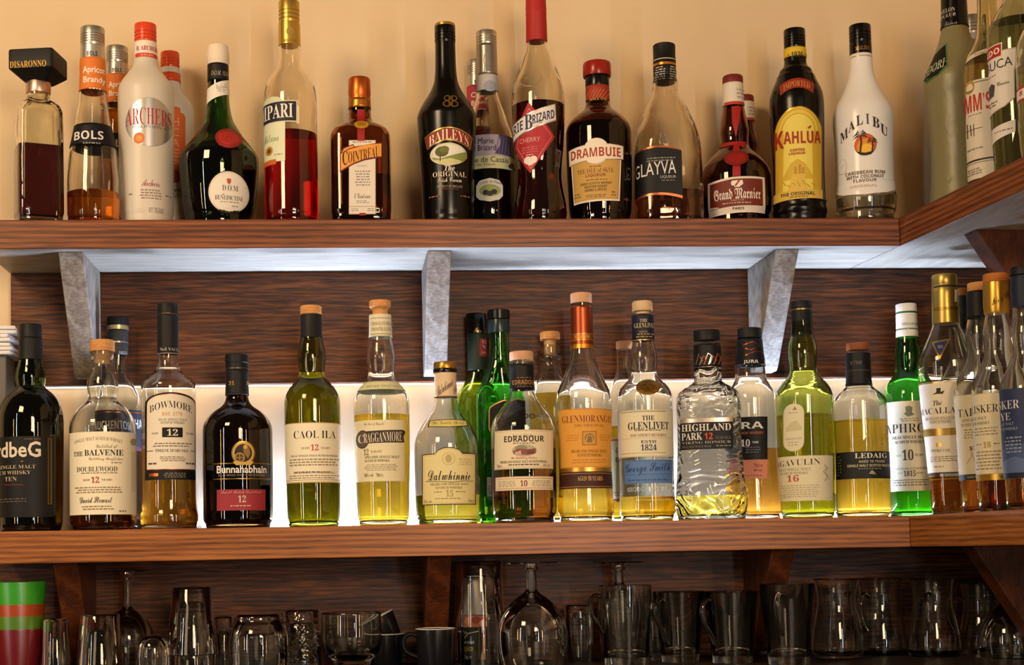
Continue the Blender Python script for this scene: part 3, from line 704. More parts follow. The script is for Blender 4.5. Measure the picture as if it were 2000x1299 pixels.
# 12 round brown orange liqueur pair
def gmar(label, cx, s, y1, Y=None, full=True, fat=1):
    yy = lambda y: y1-(426-y)*s; X = lambda v: cx+v*s
    b = up(label, cx, [(yy(y), h*s) for y, h in ((426, 63*fat), (418, 67*fat), (380, 69.5*fat), (352, 69*fat), (332, 64*fat), (316, 54*fat), (304, 43), (295, 33), (287, 28), (278, 27), (256, 28.5), (240, 26.5), (222, 22.5), (207, 20.5), (170, 19.3))], Y=Y)
    b.body(glass('9c6238'), wall=.003, fill=yy(385), liq=liquid('a0622e'))
    b.rev('cap', [(yy(167), 19.5*s), (yy(165), 20*s), (yy(152), 19.8*s), (yy(149.5), 18*s)], col('6f1f1c'), sharp=40)
    b.shell('neck_band', yy(165), yy(208), col('d9ccba'))
    b.label('neck_print', [R(X(-21), yy(198), X(21), yy(204), 'b03a2a'), D(X(2), yy(172), X(18), yy(194), 3, 'a59a8c')], off=.0008)
    if full:
        b.label('ribbon', [P([(1429, 208), (1447, 208), (1444, 235), (1437, 268), (1430, 240)], '9a1d1a'), P([(1434, 277), (1441, 277), (1446, 300), (1446, 345), (1431, 345), (1431, 300)], '9a1d1a'), R(1402, 277, 1456, 285, '9a1d1a'), P([(1437, 275), (1458, 290), (1452, 292), (1437, 283)], '8a1a18')], off=.0008)
        q = b.label('seal', [O(1438, 312, 22, 14, '7a1614'), O(1438, 311.5, 16, 9.5, '8e1c18')], off=.003)
        b.label('label', [P([(1383, 351), (1430, 346), (1492, 345), (1493, 414), (1440, 415), (1385, 418)], 'ddd0bd'), P([(1387, 355), (1430, 350), (1488, 349), (1489, 401), (1440, 402), (1388, 405)], '6d2a1c'), T('Grand Marnier', 'F', 'e6dccf', 1395, 389, 1484, 367), T('LIQUEUR', 'R', 'd4b49a', 1428, 393, 1453, 389.5), D(1410, 394, 1472, 399, 1, 'c49a82'), T('PARIS', 'X', '4a2a20', 1431, 409, 1453, 404.5), O(1432, 358, 4, 5, 'e6dccf'), O(1447, 358, 4, 5, 'e6dccf'), L([(1436, 364), (1444, 353)], 3, 'b03a2a'), P([(1430, 353), (1450, 353), (1445, 366), (1435, 366)], 'e6dccf'), L([(1436, 364), (1444, 353)], 3.5, 'b03a2a')])
gmar('round bellied brown bottle with red ribbon, wax seal and gothic lettered label', 1436, 1, 426, Y=.082)
gmar('brown bottle with dark red cap and white neck band behind the gothic lettered one', 1459, .86, 426, Y=.162, full=False, fat=.56)

# 13 yellow arch label coffee liqueur
b = up('dark brown bottle with yellow neck band and arched yellow label', 1560,
       [(425, 49), (420, 51), (414, 52), (408, 50.5), (402, 50), (398, 51.5), (392, 49.5), (330, 49), (260, 51), (205, 52.3), (190, 51), (176, 47), (164, 41.5), (156, 38), (152, 37), (146, 33), (142, 32), (138, 30), (132, 24), (124, 21.5), (97, 20.8)])
b.body(col('0b0604!'), solid=True)
b.rev('cap', screw(98, 59, 20.8, 4), BLK, sharp=40); b.shell('neck_band', 97, 115, col('d9b52c'))
b.label('neck_lettering', [T('1936', 'X', '2a2010', 1546, 112, 1567, 101), D(1538, 101, 1545, 112, 1, 'b08a20'), D(1569, 101, 1577, 112, 1, 'b08a20')], off=.0009)
b.label('shoulder_seal', [arch(1556, 154, 33, 19, 10, '8f2f1c', fl=2), T('IMPORTED', 'R', 'c98a4a', 1531, 176, 1581, 165, 7)])
ar = lambda m, t: [(1513+m, 390-m*.9), (1513+m, 255)]+[(1558.5-(45.5-m)*math.cos(math.radians(a)), 255-(47-m)*math.sin(math.radians(a))) for a in range(10, 180, 10)]+[(1604-m, 255), (1604-m, 388-m*.9)]
b.label('label', [P(ar(0, 0), 'b5862a*'), P(ar(2, 0), 'd9b83a'), P(ar(5, 0), 'c79a28'), P(ar(7, 0), 'e0c344'), P(ar(13, 0), 'c79a28'), P(ar(15, 0), 'e6cf5a')]+[P([(1516, 256), (1532, 258), (1530, 372), (1516, 372)], 'cfa52e'), P([(1585, 258), (1602, 256), (1602, 370), (1587, 372)], 'cfa52e'), P([(1528, 350), (1545, 318), (1558, 310), (1572, 320), (1590, 350)], 'd0ab3a'), P([(1540, 372), (1548, 340), (1570, 340), (1578, 372)], 'd8b648'), R(1552, 326, 1556, 340, 'b58a24'), R(1560, 322, 1564, 340, 'b58a24'), R(1566, 328, 1570, 340, 'b58a24')]+[L([(1530+i*9, 352+((i*7) % 9)), (1536+i*9, 360+((i*5) % 9))], 1.4, 'b58a24') for i in range(7)]+[P([(1513, 372), (1604, 370), (1604, 388), (1513, 390)], 'd4b04a'),
    T('K', 'X', 'a32a1c', 1515, 286, 1532, 252), T('AHLUA', 'X', 'a32a1c', 1532, 279, 1600, 255, -2), L([(1577, 252), (1582, 247)], 3, 'a32a1c'), T('COFFEE', 'X', 'a8402a', 1544, 296, 1571, 290.5), T('LIQUEUR', 'X', 'a8402a', 1542, 303, 1572, 297.5), T('THE ORIGINAL', 'X', '33260f', 1527, 382, 1590, 375), D(1542, 383, 1578, 387, 1, '8a6a20')])

# 14 white coconut rum bottle
b = up('white coated bottle with black cap and palm tree sunset emblem', 1689,
       [(421, 52), (416, 55.5), (400, 58), (388, 58.5), (382, 58), (376, 56.5), (340, 54.5), (310, 54.5), (270, 56), (238, 57.5), (226, 57), (212, 53), (196, 44), (180, 35.5), (163, 28.5), (145, 23.5), (128, 21.5), (100, 20.8)])
b.body(CLEAR, fill=390, liq=liquid('eef2f0'))
b.shell('coating', 109, 366, col('e9e2d8!'), off=.0003)
b.rev('cap', [(112, 21.3), (108, 21.5), (86, 21.2)]+screw(86, 51, 21, 3), BLK, sharp=40)
b.label('cap_lettering', [T('MALIBU', 'B', 'a8824a*', 1671, 98, 1698, 90, 1), R(1662, 107.5, 1714, 109.5, 'a8824a*')], on=(b.last[0], ROUND))
p_ = []
for cx_, cy_, s_ in ((1681, 265, 1), (1702, 277, .72)):
    for a in (200, 165, 130, 95, 60, 25, -15):
        t = math.radians(a); ex, ey = cx_+15*s_*math.cos(t), cy_-9*s_*math.sin(t)+4*s_; mx_, my_ = cx_+8*s_*math.cos(t), cy_-9*s_*math.sin(t)-2*s_
        p_.append(P([(cx_-1, cy_), (mx_, my_-1.6*s_), (ex, ey), (mx_, my_+2.2*s_)], '2a1a10'))
    p_.append(L([(cx_, cy_), (cx_+1.5, cy_+12*s_), (cx_-.5, 300)], 3*s_, '2a1a10'))
b.label('emblem', [O(1690, 283, 20.5, 21.5, '2a1a10'), O(1690, 282.5, 20, 20.5, 'cf5a22'), O(1690, 287, 16, 16, 'e08a2a'), O(1692, 292, 11, 11, 'efb93c'), P([(1675, 296), (1690, 299), (1706, 296), (1700, 303), (1681, 303)], '2a1a10')]+p_, off=.0008)
chars = 'MALIBU'
b.label('lettering', [T(c, 'B', '33241c', 1643+i*15+(3 if c == 'I' else 0), 268-[0, 15, 24, 25, 18, 4][i], 1643+i*15+(14.5 if c == 'M' else 9 if c == 'I' else 12.5), 249-[0, 15, 24, 25, 18, 4][i], 0, [9, 7, 3, -1, -5, -9][i]) for i, c in enumerate(chars)], off=.0008)
b.label('print', [P([(1622, 362), (1636, 371), (1650, 377), (1690, 382), (1730, 377), (1744, 371), (1756, 362), (1756, 352), (1622, 352)], 'e9e2d8!'), O(1647, 319, 8.5, 15, 'bfb49e'), O(1647, 319, 7.7, 14, 'e9e2d8!'), L([(1643, 322), (1650, 315)], 1, 'bfb49e'),
    T('CARIBBEAN RUM', 'X', '6d5a48', 1653, 340, 1726, 333), T('WITH COCONUT', 'X', '6d5a48', 1655, 348, 1724, 341.5), T('FLAVOUR', 'X', '6d5a48', 1668, 356, 1711, 349.5), T('ORIGINAL', 'X', 'c49a94', 1662, 366, 1712, 361), L([(1630, 366), (1650, 377), (1690, 381), (1730, 377), (1746, 366)], 1.3, '8a7a62'), L([(1630, 370), (1650, 380), (1690, 384), (1730, 380), (1746, 370)], 1, '8a7a62')], off=.0008)

# 15 bottles on the return of the shelf
b = Bottle('liqueur_bottle', 'frosted grey green waisted bottle with black capsule on the shelf return', 1878, 410,
       [(412, 60), (400, 60), (380, 58), (345, 55), (300, 54), (265, 55), (230, 57), (200, 58), (175, 61.5), (160, 62.5), (148, 61), (130, 52), (110, 43), (85, 33), (65, 27.5), (57, 26), (20, 24), (-20, 23)], ZUT, Y=-.03, group=UG)
b.body(glass('a59c70', .38, .3, 90, .45), wall=.004, fill=396, liq=liquid('2f8a2a'))
b.shell('neck_capsule', -20, 57, BLK, off=.0006)
b.label('neck_lettering', [T('MELON', 'R', 'c9c4bc', 1839, 22, 1865, 14), T('LIQUEUR', 'R', 'c9c4bc', 1832, 33, 1867, 25), T('Midori', 'S', '8f8a84', 1846, 48, 1868, 40)], off=.0012)
b.label('label', [P([(1806, 140), (1826, 98), (1850, 82), (1852, 128), (1835, 142), (1812, 148)], '4a7a3a'), P([(1806, 139), (1827, 100), (1848, 85), (1850, 126), (1834, 140), (1812, 145)], '0c0a09'), T('MIDORI', 'I', 'cfc9bc', 1800, 134, 1848, 117, 0, 14)], off=.0006)

b = Bottle('liqueur_bottle', 'clear bottle with white label, gold crown and red lettering behind the corner of the return', 1943, 400,
       [(410, 47), (395, 49), (250, 49.5), (150, 49), (125, 47), (108, 42), (90, 32), (70, 24), (45, 20.5), (10, 19), (-40, 18.5)], ZUT, Y=-.13, group=UG)
b.body(glass('e6e2c4'), fill=118, liq=liquid('d8cfa0'))
b.shell('cap', -40, -18, SIL, off=.0008)
b.label('label', [R(1889, 151, 1990, 345, 'dcd2bd'), R(1889, 155, 1990, 156.5, '33291c'), O(1896, 162, 9, 13, 'b08a3a'), O(1896, 163, 6, 8, 'dcd2bd'), L([(1890, 170), (1902, 170)], 2.5, '7d5a22'), T('PIMM’S', 'X', 'b8301f', 1870, 212, 1936, 178), D(1893, 216, 1925, 220, 1, '8d857a'), L([(1892, 232), (1893, 260)], 1.5, '3a3025'), L([(1898, 236), (1900, 258)], 1.5, '3a3025'), L([(1890, 246), (1920, 246)], 1, '3a3025'), L([(1904, 236), (1905, 260)], 1.2, '3a3025'), D(1892, 282, 1922, 288, 1, '8d857a'), R(1889, 306, 1990, 309, '2a241c'), R(1889, 312, 1990, 313, '8a7a4a'), D(1893, 322, 1920, 336, 3, '8d857a'), R(1889, 344, 1990, 346, '2a241c')], off=.0004)
b.label('shoulder_label', [arch(1938, 96, 46, 8, 8, 'd5cbb5', fl=-3), D(1905, 101, 1935, 106, 1, '8d857a')], off=.0008)

b = Bottle('liqueur_bottle', 'large clear bottle with white shield label and red header on the shelf return', 1998, 380,
       [(390, 50), (370, 54), (200, 55), (90, 55), (60, 53), (40, 46), (22, 36), (5, 25), (-20, 20), (-60, 18)], ZUT, Y=-.207, group=UG)
b.body(glass('d9e0cc'), fill=44, liq=liquid('b9c0a0'))
b.label('label', [P([(1930, 98), (1960, 92), (1987, 92), (1990, 100), (1982, 138), (1983, 190), (1965, 203), (1930, 214)], 'b9ad92'), P([(1930, 100), (1960, 94), (1985, 94), (1987, 101), (1980, 138), (1981, 189), (1964, 201), (1930, 211)], 'e2dbd0'), R(1926, 77, 1959, 104, 'e2dbd0'), R(1926, 79, 1957, 102, 'a8281f'), T('LUXARDO', 'X', 'efe5d8', 1886, 98, 1954, 86, 0, 4), T('SAMBUCA', 'N', '2b2724', 1890, 126, 1978, 108), D(1933, 134, 1948, 139, 1, 'b5564a'), T('Classica', 'S', '4a443e', 1950, 160, 1972, 152), P([(1934, 155), (1940, 150), (1946, 156), (1944, 176), (1934, 178)], '4a443e'), D(1934, 186, 1952, 198, 2, '7d766c')])
b.label('lower_label', [P([(1940, 240), (1984, 232), (1984, 256), (1940, 268)], 'e2dbd0'), D(1944, 246, 1980, 252, 1, '7d766c')])

b = Bottle('liqueur_bottle', 'clear bottle with red edged label cut off by the edge of the photo', 2053, 360,
       [(375, 52), (360, 55), (250, 56), (110, 56), (80, 53), (60, 44), (40, 30), (20, 22), (-40, 19)], ZUT, Y=-.284, group=UG)
b.body(glass('e9ede2', 0, .4, 50), fill=130, liq=liquid('d5dac8'))
b.label('label', [R(1984, 157, 2090, 184, 'a8302a'), R(1984, 161, 2090, 180, 'e2dbd0'), T('8', 'X', 'a8302a', 1994, 174, 2000, 164)])

b = Bottle('liqueur_bottle', 'silver capped bottle almost hidden behind the frosted green one', 1912, 423,
       [(428, 44), (420, 45), (330, 45), (250, 40), (200, 31), (150, 24), (110, 21), (70, 20)], ZUT, Y=.125, group=UG)
b.body(glass('8f9078'), fill=200, liq=liquid('8a8050'))
b.rev('cap', screw(70, 33, 20, 3), col('8f8a80*'), sharp=40); b.shell('neck_band', 70, 92, col('8f8a84'))
b.label('neck_lettering', [T('BOLS', 'X', '2a2624', 1897, 86, 1922, 76)], off=.0008)
# ---------------------------------------------------------------- lower shelf: whisky bottles
LG = 'whisky bottles on the lower shelf'
PAP = 'eee3c4'; CORK = col('c79a62'); CORKP = col('cf9c74'); OAKC = wood('turned_cork', 'b8763a', 'cf9050', 'd9a468', (30, 30, 30), .6)
def lo(label, cx, base, prof, **k): return Bottle('whisky_bottle', label, cx, base, prof, ZLT, group=LG, **k)
def stopper(b, y0, y1, h, mat, cy0=None, cy1=None, ch=None):
    b.rev('stopper', [(y1, h*.97), (y1-1, h), (y0+1.5, h), (y0, h*.93)], mat, sharp=40)
    if cy0: b.rev('cork', [(cy1, ch*.95), (cy0, ch)], CORK)

# 1 dark green, uncial lettering
b = lo('dark green bulb necked bottle with black label and pale uncial lettering', 61, 1033,
       [(1033, 57), (1025, 59.5), (950, 61.5), (830, 63), (812, 62), (795, 58), (780, 51), (768, 41), (760, 31), (755, 27), (748, 28), (739, 29.5), (727, 28.5), (715, 25.5), (702, 23), (690, 22), (660, 21.5)])
b.body(glass('5c7a34'), fill=768, liq=liquid('6a5a2a'))
b.rev('cap', plain(664, 634, 21.5, 2), BLKM); b.shell('capsule', 660, 704, BLKM)
b.label('label', [R(-40, 852, 104, 1010, '0c0a09'), R(92, 855, 100, 985, '7a5a2a*'), R(94, 857, 98, 983, '2a1d0c'), T('ArdbeG', 'H', 'ddd0b4', -28, 893, 79, 862), T('ESTD 1815', 'R', '9a6a3a', 48, 859, 78, 856), T('ISLAY SINGLE MALT', 'R', 'c9b890', -30, 915, 69, 908), T('SCOTCH WHISKY', 'R', 'c9b890', -22, 926, 60, 919), T('TEN', 'R', 'c9b890', 12, 939, 34, 931), L([(10, 946), (48, 947)], 1, '8a3a22'), D(0, 972, 55, 982, 2, '5a5040'), L([(42, 901), (46, 901)], 1.6, 'c9822a')])

# 2 cream label, cork top
b = lo('clear bottle with wide cream label and pale wooden stopper, second from the left', 202, 1029,
       [(1029, 59), (1021, 63.5), (1000, 64.3), (840, 64.5), (826, 63), (812, 57), (800, 48), (790, 37), (783, 29), (777, 27.5), (768, 29), (757, 30.5), (742, 28.5), (725, 23.5), (711, 20), (704, 20), (700, 22.5), (696, 24), (688, 24)])
b.body(CLEAR, fill=852, liq=liquid('c07a28')); stopper(b, 665, 687, 24, OAKC, 687, 712, 15)
b.label('label', [R(136, 843, 268, 1005, PAP), T('SINGLE MALT SCOTCH WHISKY', 'R', '5a4a36', 147, 866, 238, 859, 6), T('Distilled at', 'S', '6d5a40', 188, 875, 228, 868), T('THE', 'B', '2c241c', 146, 890, 163, 881), T('BALVENIE', 'B', '2c241c', 166, 890, 240, 878), T('Distillery Banffshire', 'S', '8a7656', 174, 901, 239, 893), D(216, 902, 238, 906, 1, '7d6b50'), T('DOUBLEWOOD', 'R', '3a2c20', 152, 921, 228, 911), D(155, 922, 230, 926, 1, '7d6b50'), T('12', 'B', 'a8402c', 179, 943, 194, 931), T('AGED', 'R', '4a3a2a', 163, 939, 176, 935), T('YEARS', 'R', '4a3a2a', 198, 939, 218, 935), D(148, 950, 240, 964, 3, '8a7656'), T('David Stewart', 'S', '4a4036', 158, 982, 218, 970), D(160, 987, 222, 997, 2, '8a7656'), D(230, 996, 246, 1002, 1, '6d5a40'), O(260, 861, 7, 7, 'a89468'), R(255, 880, 263, 960, 'dccda6')])

# 3 black capped bottle behind
b = lo('clear bottle with black cap and dark label half hidden behind the wide cream label', 233, 1028,
       [(1028, 42), (1015, 46), (830, 47), (800, 47), (780, 44), (762, 35), (745, 26), (730, 19.5), (700, 18.5), (640, 18.5)], Y=.148)
b.body(CLEAR, fill=872, liq=liquid('c9872a'))
b.rev('cap', plain(637, 620, 21.5, 1.5), BLKM); b.rev('collar', [(645, 20.5), (637, 20.5)], col('c9b88a*')); b.shell('capsule', 645, 695, col('2c2a28'), off=.0006)
b.label('neck_print', [R(210, 666, 256, 669, '9a968e*'), T('1823', 'R', 'b9b4a8', 232, 691, 246, 686)], off=.001)
b.label('label', [R(160, 800, 300, 872, '17182a'), R(160, 872, 300, 880, '5a2438'), T('AUCHENTOSHAN', 'X', 'd9d5d0', 184, 836, 284, 818), R(160, 804, 300, 806, 'b0682a*')])

# 4 arch label twelve
b = lo('clear square shouldered bottle with black edged white arch label and tall black cap', 331, 1027,
       [(1027, 54), (1020, 56), (1008, 56), (996, 53.5), (975, 52), (930, 52), (800, 53), (765, 53.5), (754, 53), (746, 50), (738, 42), (730, 32), (724, 25), (715, 21), (703, 19.3), (690, 19)])
b.body(CLEAR, fill=878, liq=liquid('e8a82c'))
b.rev('cap', plain(614, 594, 20, 1.5), BLKM); b.rev('cap_ring', [(617, 19), (612, 19)], col('b98a3a*')); b.shell('capsule', 615, 692, BLKM, off=.0009)
b.label('neck_lettering', [T('No1 VAULTS', 'R', 'cfc7b8', 314, 685, 353, 679), R(306, 689, 360, 690.5, '8a8478')], off=.0014)
ar4 = lambda m, yb: [(284+m, yb), (284+m, 790)]+[(334-(50-m)*math.cos(math.radians(a)), 790-(24-m)*math.sin(math.radians(a))**.8) for a in range(12, 180, 12)]+[(384-m, 790), (384-m, yb)]
b.label('label', [P(ar4(0, 937), '0c0a09'), P(ar4(3, 917), 'b5642e*'), P(ar4(4, 916), 'e6dbc4'), T('BOWMORE', 'R', '241f1a', 293, 806, 374, 792, 9), T('EST. 1779', 'B', 'c98a3a', 317, 812, 355, 805), T('ISLAY SINGLE MALT', 'R', '5a5046', 310, 822, 364, 817), T('SCOTCH WHISKY', 'R', '5a5046', 314, 828, 360, 823), R(317, 835, 356, 854, '0c0a09'), T('12', 'B', 'e6dbc4', 326, 851, 347, 838), T('AGED', 'R', '4a423a', 297, 848, 309, 844), T('YEARS', 'R', '4a423a', 362, 848, 377, 844), D(298, 864, 374, 874, 2, '7d7264'), T('TWELVE YEARS OLD', 'R', '3a342c', 304, 883, 366, 877), L([(288, 880), (300, 880)], 1.2, '3a342c'), L([(371, 880), (382, 880)], 1.2, '3a342c'), D(312, 891, 362, 902, 3, '8a7f70'), D(291, 902, 308, 909, 1, '4a423a'), D(361, 902, 379, 909, 1, '4a423a'), R(293, 924, 310, 930, 'b5642e*'), D(318, 923, 364, 934, 3, '8a8070')])
b.label('embossed_lettering', [T('No1 VAULTS', 'H', CLEAR, 291, 972, 370, 962)], off=.0006)

# 5 black brown bottle with gold medallion
b = lo('squat black brown bottle with gold medallion and small red label', 466, 1024,
       [(1024, 63), (1016, 67.5), (1000, 68), (845, 68), (832, 66.5), (820, 61), (810, 53), (802, 44), (795, 33), (788, 26), (778, 22.5), (765, 21.5), (730, 21)])
b.body(glass('4a3218'), fill=905, liq=liquid('3a2410'))
b.rev('cap', [(727, 22), (710, 22), (709, 22.8), (695, 22.8), (693, 21)], BLKM); b.shell('capsule', 724, 773, BLKM, off=.0008)
b.label('neck_print', [R(440, 718, 492, 719.2, '6d6a64*'), R(440, 769, 492, 770, '4a4640'), T('31', 'B', 'a8823a', 448, 752, 458, 744), T('81', 'B', 'a8823a', 480, 752, 490, 744)], off=.0013)
b.label('medallion', [O(475, 885, 23, 23.5, 'a8843c*'), O(475, 885, 20.5, 21, 'c9a552'), O(475, 885, 17, 17.5, '2c1e10'), O(468, 894, 10, 10, 'a8843c'), O(468, 894, 7.5, 7.5, '4a3518'), L([(468, 884), (468, 904)], 1.4, 'a8843c'), L([(458, 894), (478, 894)], 1.4, 'a8843c'), P([(474, 872), (480, 869), (486, 874), (489, 886), (484, 896), (476, 886)], '8a6a34'), O(479, 873, 4, 4, 'c9a552'), P([(455, 902), (464, 900), (475, 905), (486, 900), (495, 902), (489, 909), (475, 908), (461, 909)], 'c9a552')])
b.label('label', [R(418, 904, 529, 906, '8a6a3a*'), T('Bunnahabhain', 'H', 'e8e2d4', 424, 924, 520, 909), T('ISLAY SINGLE MALT SCOTCH WHISKY', 'R', '9a9284', 427, 930, 518, 926), R(418, 934, 529, 936, '8a6a3a*')])
b.label('red_label', [R(424, 956, 518, 997, '9a2f36'), T('12', 'R', 'e3d5c4', 465, 981, 480, 968), T('Small Batch Distilled', 'S', 'c98a80', 432, 964, 510, 958), D(450, 986, 496, 991, 1, 'd0a8a0'), R(424, 964.5, 518, 965.2, '7a2228')])

# 6 olive green bottle
b = lo('tall olive green bottle with cream label and black capsule topped by a cork', 613, 1020,
       [(1020, 50), (1014, 51.5), (960, 52.5), (900, 53.5), (800, 54.7), (785, 54.5), (775, 53), (764, 48), (752, 39), (742, 30.5), (735, 26), (728, 25), (716, 26.3), (702, 27.8), (688, 27.3), (672, 24.5), (660, 21.5), (650, 20.5), (622, 20)])
b.body(glass('a8ac48'), fill=752, liq=liquid('e4da58'))
stopper(b, 598, 615, 20.8, OAKC); b.rev('capsule', [(660, 22), (657, 22), (655, 21), (617, 20.7), (614, 20)], col('100d0c'), sharp=40)
b.label('label', [R(540, 825, 690, 943, 'b89a5a'), R(540, 826.5, 690, 941, PAP), R(540, 937, 690, 938, '8a7a54'), T('CAOL ILA', 'R', '241d16', 574, 856, 655, 841), T('12', 'B', 'b5352f', 607, 880, 622, 868), T('AGED', 'R', '4a3d2c', 588, 877, 604, 873), T('YEARS', 'R', '4a3d2c', 626, 877, 644, 873), T('ISLAY SINGLE MALT SCOTCH WHISKY', 'R', '3a2f22', 569, 892, 660, 888), D(566, 895, 662, 911, 3, '8a7a5c'), D(574, 920, 652, 925, 1, '7d6d50'), D(566, 927, 662, 936, 2, '9a8a68'), T('Caol Ila Distillery, Port Askaig, Isle of Islay', 'I', '6d5d44', 575, 926, 652, 920)])

# 7 pale bottle with banner label
b = lo('clear bulb necked bottle with cream label, dark banner lettering and knobbed wooden stopper', 749, 1018,
       [(1018, 48), (1012, 50), (960, 51.5), (900, 53.5), (800, 54.6), (784, 54), (774, 52), (762, 45), (752, 37), (743, 30), (735, 26), (728, 25.2), (714, 26.5), (695, 28), (680, 26.5), (665, 23.5), (655, 21.8), (620, 21)])
b.body(CLEAR, fill=812, liq=liquid('f2d440'))
b.rev('stopper', [(618, 15), (606, 15), (603, 18), (600, 21), (591, 21.5), (588, 20)], OAKC, sharp=40)
b.shell('neck_label', 616, 660, col('e0d6b2'))
b.label('neck_print', [L([(724+i*3, 621), (725.5+i*3, 621)], 1.3, '5a4f3a') for i in range(15)]+[L([(724+i*3, 652), (725.5+i*3, 652)], 1.3, '5a4f3a') for i in range(15)]+[T('CRAGGANMORE', 'R', '9a9070', 726, 635, 765, 628), T('DISTILLERY', 'R', '9a9070', 728, 646, 764, 639)], off=.0009)
b.shell('shoulder_label', 748, 765, col('d8d2a2'))
b.label('shoulder_print', [T('SPEYSIDE SINGLE MALT', 'R', '8a8560', 716, 757, 780, 752)], off=.0009)
b.label('label', [R(690, 820, 790, 940, 'e2d7b0'), T('The Best of Speyside', 'S', '6d6248', 711, 832, 750, 825), P([(704, 842), (788, 839), (792, 843), (788, 852), (790, 864), (704, 866)], '3d322a'), O(708, 857, 13, 18, '3d322a'), O(708, 857, 11.5, 16, '5a4c42'), T('C', 'R', 'e8dec0', 700, 864, 711, 848), T('RAGGANMORE', 'R', 'e8dec0', 711, 863, 785, 844, 0, 3), T('12', 'R', '3d322a', 711, 888, 720, 876), T('YEARS OLD', 'R', '9a8f70', 724, 884, 745, 879), T('SPEYSIDE SINGLE MALT', 'R', '5a4f3a', 713, 895, 779, 890), T('SCOTCH WHISKY', 'R', '5a4f3a', 713, 902, 761, 897), D(712, 906, 778, 920, 4, 'a89c78'), T('40% vol   70cl e', 'R', '6d6248', 712, 931, 748, 924)])

# 8 cream scroll decanter bottle
b = lo('short clear bottle with dark edged cream label, scroll script and gold stopper', 875, 1016,
       [(1016, 58), (1009, 61.5), (960, 63), (890, 63.5), (872, 63.3), (858, 61), (845, 56), (832, 48.5), (818, 38.5), (806, 30), (795, 25), (784, 22.5), (772, 21.5), (735, 21), (722, 21.5)])
b.body(CLEAR, fill=968, liq=liquid('efdc50'))
b.rev('stopper', [(722, 22.5), (720, 22.8), (710, 22.8), (708, 21.5)], col('a88238*'), sharp=40); b.rev('collar', [(729, 23.5), (727, 24), (723, 24), (721, 23)], BLK)
b.shell('neck_label', 729, 777, col('dcc09a'))
b.label('neck_print', [T('Dalwhinnie', 'S', '5a4636', 855, 764, 884, 744, 0, 22), T('Dal', 'S', '5a4636', 885, 764, 894, 752, 0, 10), R(848, 774, 900, 776, '3a2a1e')], off=.0009)
b.label('shoulder_label', [P([(835, 833), (838, 820), (876, 819), (912, 820), (915, 832), (876, 835)], '4a3a1c'), P([(838, 831.5), (840, 821.5), (876, 820.5), (910, 821.5), (912, 830.5), (876, 833.5)], 'd6c878'), T('The Gentle Spirit', 'S', '6d5c2a', 844, 831, 906, 823)])
lab8 = lambda m: [(824+m, 986-m), (824+m, 886+m), (850, 885+m), (856, 878+m), (866, 874+m), (876, 873+m), (886, 874+m), (897, 878+m), (903, 885+m), (930-m, 885+m), (930-m, 986-m)]
b.label('label', [P(lab8(0), '3a2a1e'), P(lab8(1.8), 'dccb8c'), P(lab8(4), 'c9b878'), P(lab8(4.8), 'dfd094'), O(876, 896, 13, 13, 'c4b47a'), O(876, 896, 11.5, 11.5, 'dccb8c'), O(876, 896, 6, 8, 'b5a468'), D(895, 895, 921, 910, 4, 'b5a670'), T('Dalwhinnie', 'S', '241c14', 837, 938, 918, 918), L([(832, 939), (860, 940.5), (884, 942), (906, 939.5), (924, 940)], 1, '241c14'), T('HIGHLAND SINGLE MALT', 'R', '6d5f34', 841, 948, 915, 943), T('SCOTCH WHISKY', 'R', '6d5f34', 851, 955, 903, 950), T('15', 'B', 'a89a60', 871, 970, 885, 957), D(846, 959, 866, 963, 1, '8a7c48'), D(889, 959, 912, 963, 1, '8a7c48'), D(850, 972, 904, 976, 1, 'a09258'), T('43% vol', 'R', '7d7040', 829, 981, 843, 976), T('70cl e', 'R', '7d7040', 913, 981, 926, 976)])

# 9, 10 two green bottles behind
b = lo('yellow green bottle with black capsule and small red neck tag behind bright green bottle', 938, 1012,
       [(1012, 42), (1000, 45), (900, 45.5), (800, 45), (770, 40), (750, 28), (735, 21.5), (722, 18), (690, 18), (655, 18)], Y=.158, sec=[(1012, 2.2, .4), (780, 2.2, .4), (715, 2, 1)])
b.body(glass('a9be4a'), fill=880, liq=liquid('b8c02a'))
b.rev('capsule', plain(653, 613.5, 20.2, 1.5), BLK); b.shell('neck_sleeve', 652, 724, col('1a2414'), off=.0006)
b.label('capsule_print', [T('Ian Fell', 'S', 'b08a3a*', 926, 650, 956, 641)], off=.0022)
b.label('tag', [R(936.5, 661, 953, 696, '8a2a2c', 3), T('12', 'B', 'd9a89a', 940, 670, 949, 664), T('V', 'R', 'd9a89a', 941, 681, 949, 674), T('MO', 'R', 'd9a89a', 940, 691, 950, 686)], off=.001)
b = lo('bright green triangular shouldered bottle with black shield label behind the small amber bottle', 982, 1012,
       [(1012, 44), (1004, 48), (900, 49.5), (790, 49.5), (770, 47.5), (755, 41), (738, 33), (720, 27.5), (705, 22), (690, 20), (660, 19.5), (630, 19.5)], Y=.1252, sec=[(1012, 2.2, .42), (770, 2.2, .42), (690, 2, 1)])
b.body(glass('74cf6e'), fill=860, liq=liquid('9fca3a'))
b.rev('cap', [(624, 22), (608, 22), (606, 20.5)], BLK); b.rev('collar', [(651, 21.6), (648, 22), (632, 21.5), (626, 21)], col('1c2a2c!'))
sh = lambda m: [(954+m, 800), (955+m, 792+m), (966+m, 785+m), (982, 779+m), (1010, 777+m), (1030, 785), (1030, 850), (962+m, 848-m), (954+m, 835-m)]
b.label('label', [P(sh(0), 'c9a05a*'), P(sh(2.2), '0c0a09')])
b.label('lower_label', [R(951, 930, 1010, 968, 'cfc8a8'), D(953, 946, 964, 964, 4, '7d765c'), R(951, 968, 1010, 975, '2c6a2a')])

